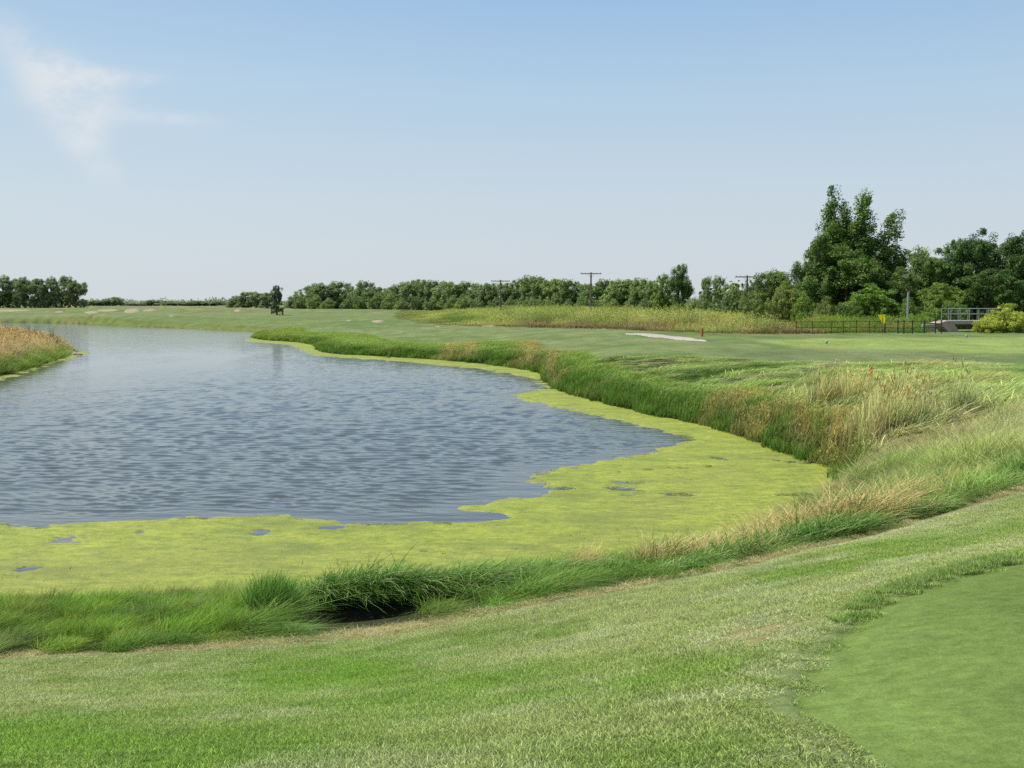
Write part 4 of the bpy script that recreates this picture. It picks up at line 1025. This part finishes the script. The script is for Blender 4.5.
# hazard stakes
def stake(label, px, D, top, mat, w):
    x = col_at(px, D); z = gz(x, D); h = HC + (HOR - top) / F * D - z
    s = thing('hazard_stake', label, 'marker stake', (x, D, z), R(35))
    boxes('post', [(-w / 2, w / 2, -w / 2, w / 2, -.2, h - .02)], mat, s, .006); boxes('cap', [(-w / 2 - .004, w / 2 + .004, -w / 2 - .004, w / 2 + .004, h - .018, h)], mat, s, .004)
stake('orange marker stake leaning out of the long rough on the right slope', 871.5, 42, 367, M_ORANGE, .10)
stake('dark red marker stake at the end of the pale path', 702, 92, 328, M_RED, .14)
# tee markers
def marker(label, px, row, hpx):
    x, y = at(px, row, 2.15); z = gz(x, y); hh = hpx / F * y
    m_ = thing('tee_marker', label, 'tee marker', (x, y, z), 0)
    tube('spike', [((0, 0, -.05), (0, 0, hh * .5), .025, .03)], M_WHITE, m_, 8)
    bpy_m = bpy.data.meshes.new('knob'); V, Fs = [], []
    for j in range(7):
        ph = math.pi * j / 6
        for i in range(12): V.append((.10 * math.sin(ph) * math.cos(i / 12 * 6.283), .10 * math.sin(ph) * math.sin(i / 12 * 6.283), hh * .62 + .13 * math.cos(ph)))
    for j in range(6):
        for i in range(12): Fs.append((j * 12 + i, j * 12 + (i + 1) % 12, (j + 1) * 12 + (i + 1) % 12, (j + 1) * 12 + i))
    bpy_m.from_pydata(V, [], Fs); bpy_m.update(); link('knob', bpy_m, M_BLUE, m_)
marker('small pale blue marker standing on the pale green, left of the flag', 826.5, 344.5, 3.5)
marker('taller pale blue marker on the green in front of the bridge', 966.5, 339, 4.5)

# draped sheets: path and bunkers
def sheet(name, label, pxpoly, mat, lift=.03, res=.5, n=26):
    P = [hit(a, b) for a, b in pxpoly]; xs = [p[0] for p in P]; ys = [p[1] for p in P]
    gx, gy = np.meshgrid(np.linspace(min(xs) - .5, max(xs) + .5, n * 3), np.linspace(min(ys) - .5, max(ys) + .5, n * 3))
    d = sdist(gx, gy, P) + (fbm(gx / 1.5, gy / 1.5, 3) - .5) * res
    z = ground_z(gx, gy) + np.clip(-d * .3, -.12, lift)
    Fc = grid_faces(*gx.shape); k = (d < .4).ravel()[Fc].any(1); Fc = Fc[k]; us, inv = np.unique(Fc, return_inverse=True)
    me = np_mesh(name, np.stack([gx, gy, z], -1).reshape(-1, 3)[us], inv.reshape(-1, 4), smooth=True)
    return tag(link(name, me, mat), label, kind='structure')
sheet('cart_path', 'pale concrete path strip beside the red stake', [(626, 333.9), (640, 333.8), (665, 335.9), (690, 338.4), (709, 341.1), (706, 341.9), (690, 340.6), (662, 337.6), (640, 335.3), (627, 334.8)], M_PATH, .06, .5)
for i, (a0, a1, r0, r1) in enumerate([(97, 118, 309.6, 311.8), (124, 139, 309, 313), (142, 156, 309.5, 311.5), (84, 98, 311.5, 313.5), (54, 64, 311.5, 313), (-10, 30, 310, 311.5), (169, 174, 315, 316.5), (234, 241, 309.5, 312), (371, 385, 320.6, 322.6), (480, 500, 325.5, 326.6), (345, 352, 320.2, 321), (435, 440, 326, 327)]):
    m_ = (a0 + a1) / 2; q = (r0 + r1) / 2
    sheet('sand_bunker', 'pale sand bunker in the far fairway', [(a0, q), (a0 + (m_ - a0) * .5, r0 + .3), (m_, r0), (a1 - 1, r0 + .2), (a1, q), (m_ + 1, r1), (a0 + 2, r1 - .3)], M_SAND, .12, .8)
# rocks on the left point
import random
for i, (px, row, s) in enumerate([(61, 351.5, .9), (65.5, 352.2, .7), (70, 353, .8), (76, 353.6, .5), (79, 353.6, .4)]):
    x, y = at(px, row, .15); rg = np.random.default_rng(i); V, Fs = [], []
    for j in range(7):
        ph = math.pi * j / 6
        for k_ in range(10):
            a = k_ / 10 * 6.283; q = s * (.7 + .35 * vnoise(np.array([math.cos(a) * 2 + i * 5]), np.array([ph * 1.5 + math.sin(a)]))[0])
            V.append((q * math.sin(ph) * math.cos(a), q * .7 * math.sin(ph) * math.sin(a), q * .5 * math.cos(ph) + .05))
    for j in range(6):
        for k_ in range(10): Fs.append((j * 10 + k_, j * 10 + (k_ + 1) % 10, (j + 1) * 10 + (k_ + 1) % 10, (j + 1) * 10 + k_))
    me = bpy.data.meshes.new('shore_rock'); me.from_pydata(V, [], Fs); me.update()
    o = link('shore_rock', me, M_STONE, loc=(x, y, 0)); tag(o, ['tan rock nearest the reeds on the left point', 'tan rock second out from the reeds on the left point', 'tan rock third out from the reeds on the left point', 'low rock fourth out along the left point', 'smallest rock at the very tip of the left point'][i], 'rock', 'rocks at the tip of the left point')
# cattails
rgc = np.random.default_rng(5)
for i, (px, row, hp) in enumerate([(29, 345, 24), (36, 346, 22), (40, 347, 19), (45, 348, 19), (52, 350, 26), (57, 352, 20)]):
    x, y = at(px, row, .2); h = hp / F * y; n = 26
    root = np.stack([rgc.normal(0, .12, n), rgc.normal(0, .12, n), 0 * np.arange(n)], -1)
    V, q, tr, S = blades(root, h * rgc.uniform(.5, 1, n), np.full(n, .035), rgc.normal(0.05, .12, (n, 2)), np.full(n, .1), 4, rgc)
    me = np_mesh('cattail', V, [q, tr], attrs={'shade': S[:, None] * np.array([[.04, .075, .03]]), 'tcol': np.ones((len(V), 3))})
    o = link('cattail', me, M_BLADE_OWN, loc=(x, y, gz(x, y))); tag(o, ['first', 'second', 'third', 'fourth', 'fifth and tallest', 'sixth'][i] + ' dark spike of cattail from the left on the reed point', 'cattail', 'cattails on the left point')

# ------------------------------------------------------------------ sky, sun, camera
SUN_EL, SUN_AZ = 56, -68          # azimuth from +Y towards +X
w = bpy.data.worlds.new('World'); bpy.context.scene.world = w; w.use_nodes = True; nt = w.node_tree; nt.nodes.clear()
N = nt.nodes.new; K = nt.links.new
out = N('ShaderNodeOutputWorld'); bg = N('ShaderNodeBackground'); bg.inputs[1].default_value = .1
sky = N('ShaderNodeTexSky'); sky.sky_type = 'NISHITA'; sky.sun_disc = False; sky.sun_elevation = R(SUN_EL); sky.sun_rotation = R(SUN_AZ); sky.air_density = 1.0; sky.dust_density = 1.6; sky.ozone_density = 1.0
tc_ = N('ShaderNodeTexCoord'); sx = N('ShaderNodeSeparateXYZ'); K(tc_.outputs['Generated'], sx.inputs[0])
def wm(op, a, b=0.0, c=None):
    nd = N('ShaderNodeMath'); nd.operation = op
    for i, v in enumerate((a, b) if c is None else (a, b, c)):
        if isinstance(v, bpy.types.NodeSocket): K(v, nd.inputs[i])
        else: nd.inputs[i].default_value = v
    return nd.outputs[0]
def wmap(v, a, b, c, d, st='SMOOTHSTEP'):
    nd = N('ShaderNodeMapRange'); nd.interpolation_type = st; K(v, nd.inputs[0])
    for i, q in enumerate((a, b, c, d)): nd.inputs[i + 1].default_value = q
    return nd.outputs[0]
def wmix(f, a, b, bt='MIX'):
    nd = N('ShaderNodeMix'); nd.data_type = 'RGBA'; nd.blend_type = bt
    for i, v in ((0, f), (6, a), (7, b)):
        if isinstance(v, bpy.types.NodeSocket): K(v, nd.inputs[i])
        else: nd.inputs[i].default_value = v if i == 0 else (*v, 1)
    return nd.outputs[2]
az_ = wm('ARCTAN2', sx.outputs[0], sx.outputs[1]); el = wm('ARCSINE', sx.outputs[2])
SK = 10.0
# haze: pull the raw sky towards milky tones, most near the horizon
el_ = wmap(el, 0.0, .42, 0, 1, 'LINEAR')
cr_ = N('ShaderNodeValToRGB'); K(el_, cr_.inputs[0])
stops = [(0.0, L(214, 222, 228)), (.22, L(203, 218, 230)), (.45, L(181, 209, 232)), (.66, L(154, 192, 230)), (1.0, L(116, 160, 212))]
cr_.color_ramp.elements[0].position = 0; cr_.color_ramp.elements[0].color = (*(stops[0][1]), 1)
cr_.color_ramp.elements[1].position = 1; cr_.color_ramp.elements[1].color = (*(stops[-1][1]), 1)
for p_, c_ in stops[1:-1]:
    e_ = cr_.color_ramp.elements.new(p_); e_.color = (*c_, 1)
hz = wmix(1.0, cr_.outputs[0], (SK, SK, SK), 'MULTIPLY')
skyc = wmix(wmap(el, .25, 1.1, .88, .25), sky.outputs[0], hz)
# left side slightly greener/lighter
skyc = wmix(wmap(az_, -.5, .1, .12, 0), skyc, (SK * .68, SK * .80, SK * .84))
# cirrus wisps
v = N('ShaderNodeCombineXYZ'); K(az_, v.inputs[0]); K(el, v.inputs[1])
def blobm(px, py, rx, ry):
    a0 = math.atan2((px - 512) / F, 1); e0 = math.atan((HOR - py) / F)
    a = wm('DIVIDE', wm('SUBTRACT', az_, a0), rx / F); b = wm('DIVIDE', wm('SUBTRACT', el, e0), ry / F)
    return wm('EXPONENT', wm('MULTIPLY', wm('ADD', wm('MULTIPLY', a, a), wm('MULTIPLY', b, b)), -1.0))
mk = None
for q_ in ((8, 60, 36, 20), (52, 84, 36, 18), (92, 106, 44, 16), (86, 134, 34, 22), (88, 158, 24, 20), (112, 184, 18, 14), (170, 130, 55, 9), (130, 92, 50, 8), (62, 112, 40, 26)):
    bb = blobm(*q_); mk = bb if mk is None else wm('ADD', mk, bb)
nz_ = N('ShaderNodeTexNoise'); mp = N('ShaderNodeMapping'); mp.inputs['Scale'].default_value = (9, 16, 1); mp.inputs['Rotation'].default_value = (0, 0, R(-25)); K(v.outputs[0], mp.inputs[0]); K(mp.outputs[0], nz_.inputs[0])
nz_.inputs['Scale'].default_value = 2.0; nz_.inputs['Detail'].default_value = 7; nz_.inputs['Roughness'].default_value = .68
cl = wm('MULTIPLY', wmap(mk, .1, 2.0, 0, 1), wmap(nz_.outputs[0], .3, .62, .25, .85))
skyc = wmix(cl, skyc, tuple(L(226, 230, 233) * SK))
K(skyc, bg.inputs[0]); K(bg.outputs[0], out.inputs[0])

sl = bpy.data.lights.new('sun', 'SUN'); sl.energy = 5.0; sl.angle = R(.5); sl.color = (1, .95, .87)
so = bpy.data.objects.new('sun', sl); C.objects.link(so)
from mathutils import Vector
dv = Vector((math.sin(R(SUN_AZ)) * math.cos(R(SUN_EL)), math.cos(R(SUN_AZ)) * math.cos(R(SUN_EL)), math.sin(R(SUN_EL))))
so.rotation_euler = dv.to_track_quat('Z', 'Y').to_euler()
cd = bpy.data.cameras.new('camera'); cam = bpy.data.objects.new('camera', cd); C.objects.link(cam)
cam.location = (0, 0, HC); cam.rotation_euler = (math.pi / 2 - PITCH, 0, 0)
cd.sensor_width = 36; cd.lens = 36 * F / 1024; cd.clip_start = .1; cd.clip_end = 9000
sc = bpy.context.scene; sc.camera = cam
sc.view_settings.view_transform = 'Standard'; sc.view_settings.look = 'None'; sc.view_settings.exposure = 0
sc.render.engine = 'CYCLES'; sc.cycles.use_denoising = False
sc.cycles.sample_clamp_indirect = 3; sc.cycles.max_bounces = 5; sc.cycles.diffuse_bounces = 3; sc.cycles.transmission_bounces = 3; sc.cycles.transparent_max_bounces = 4
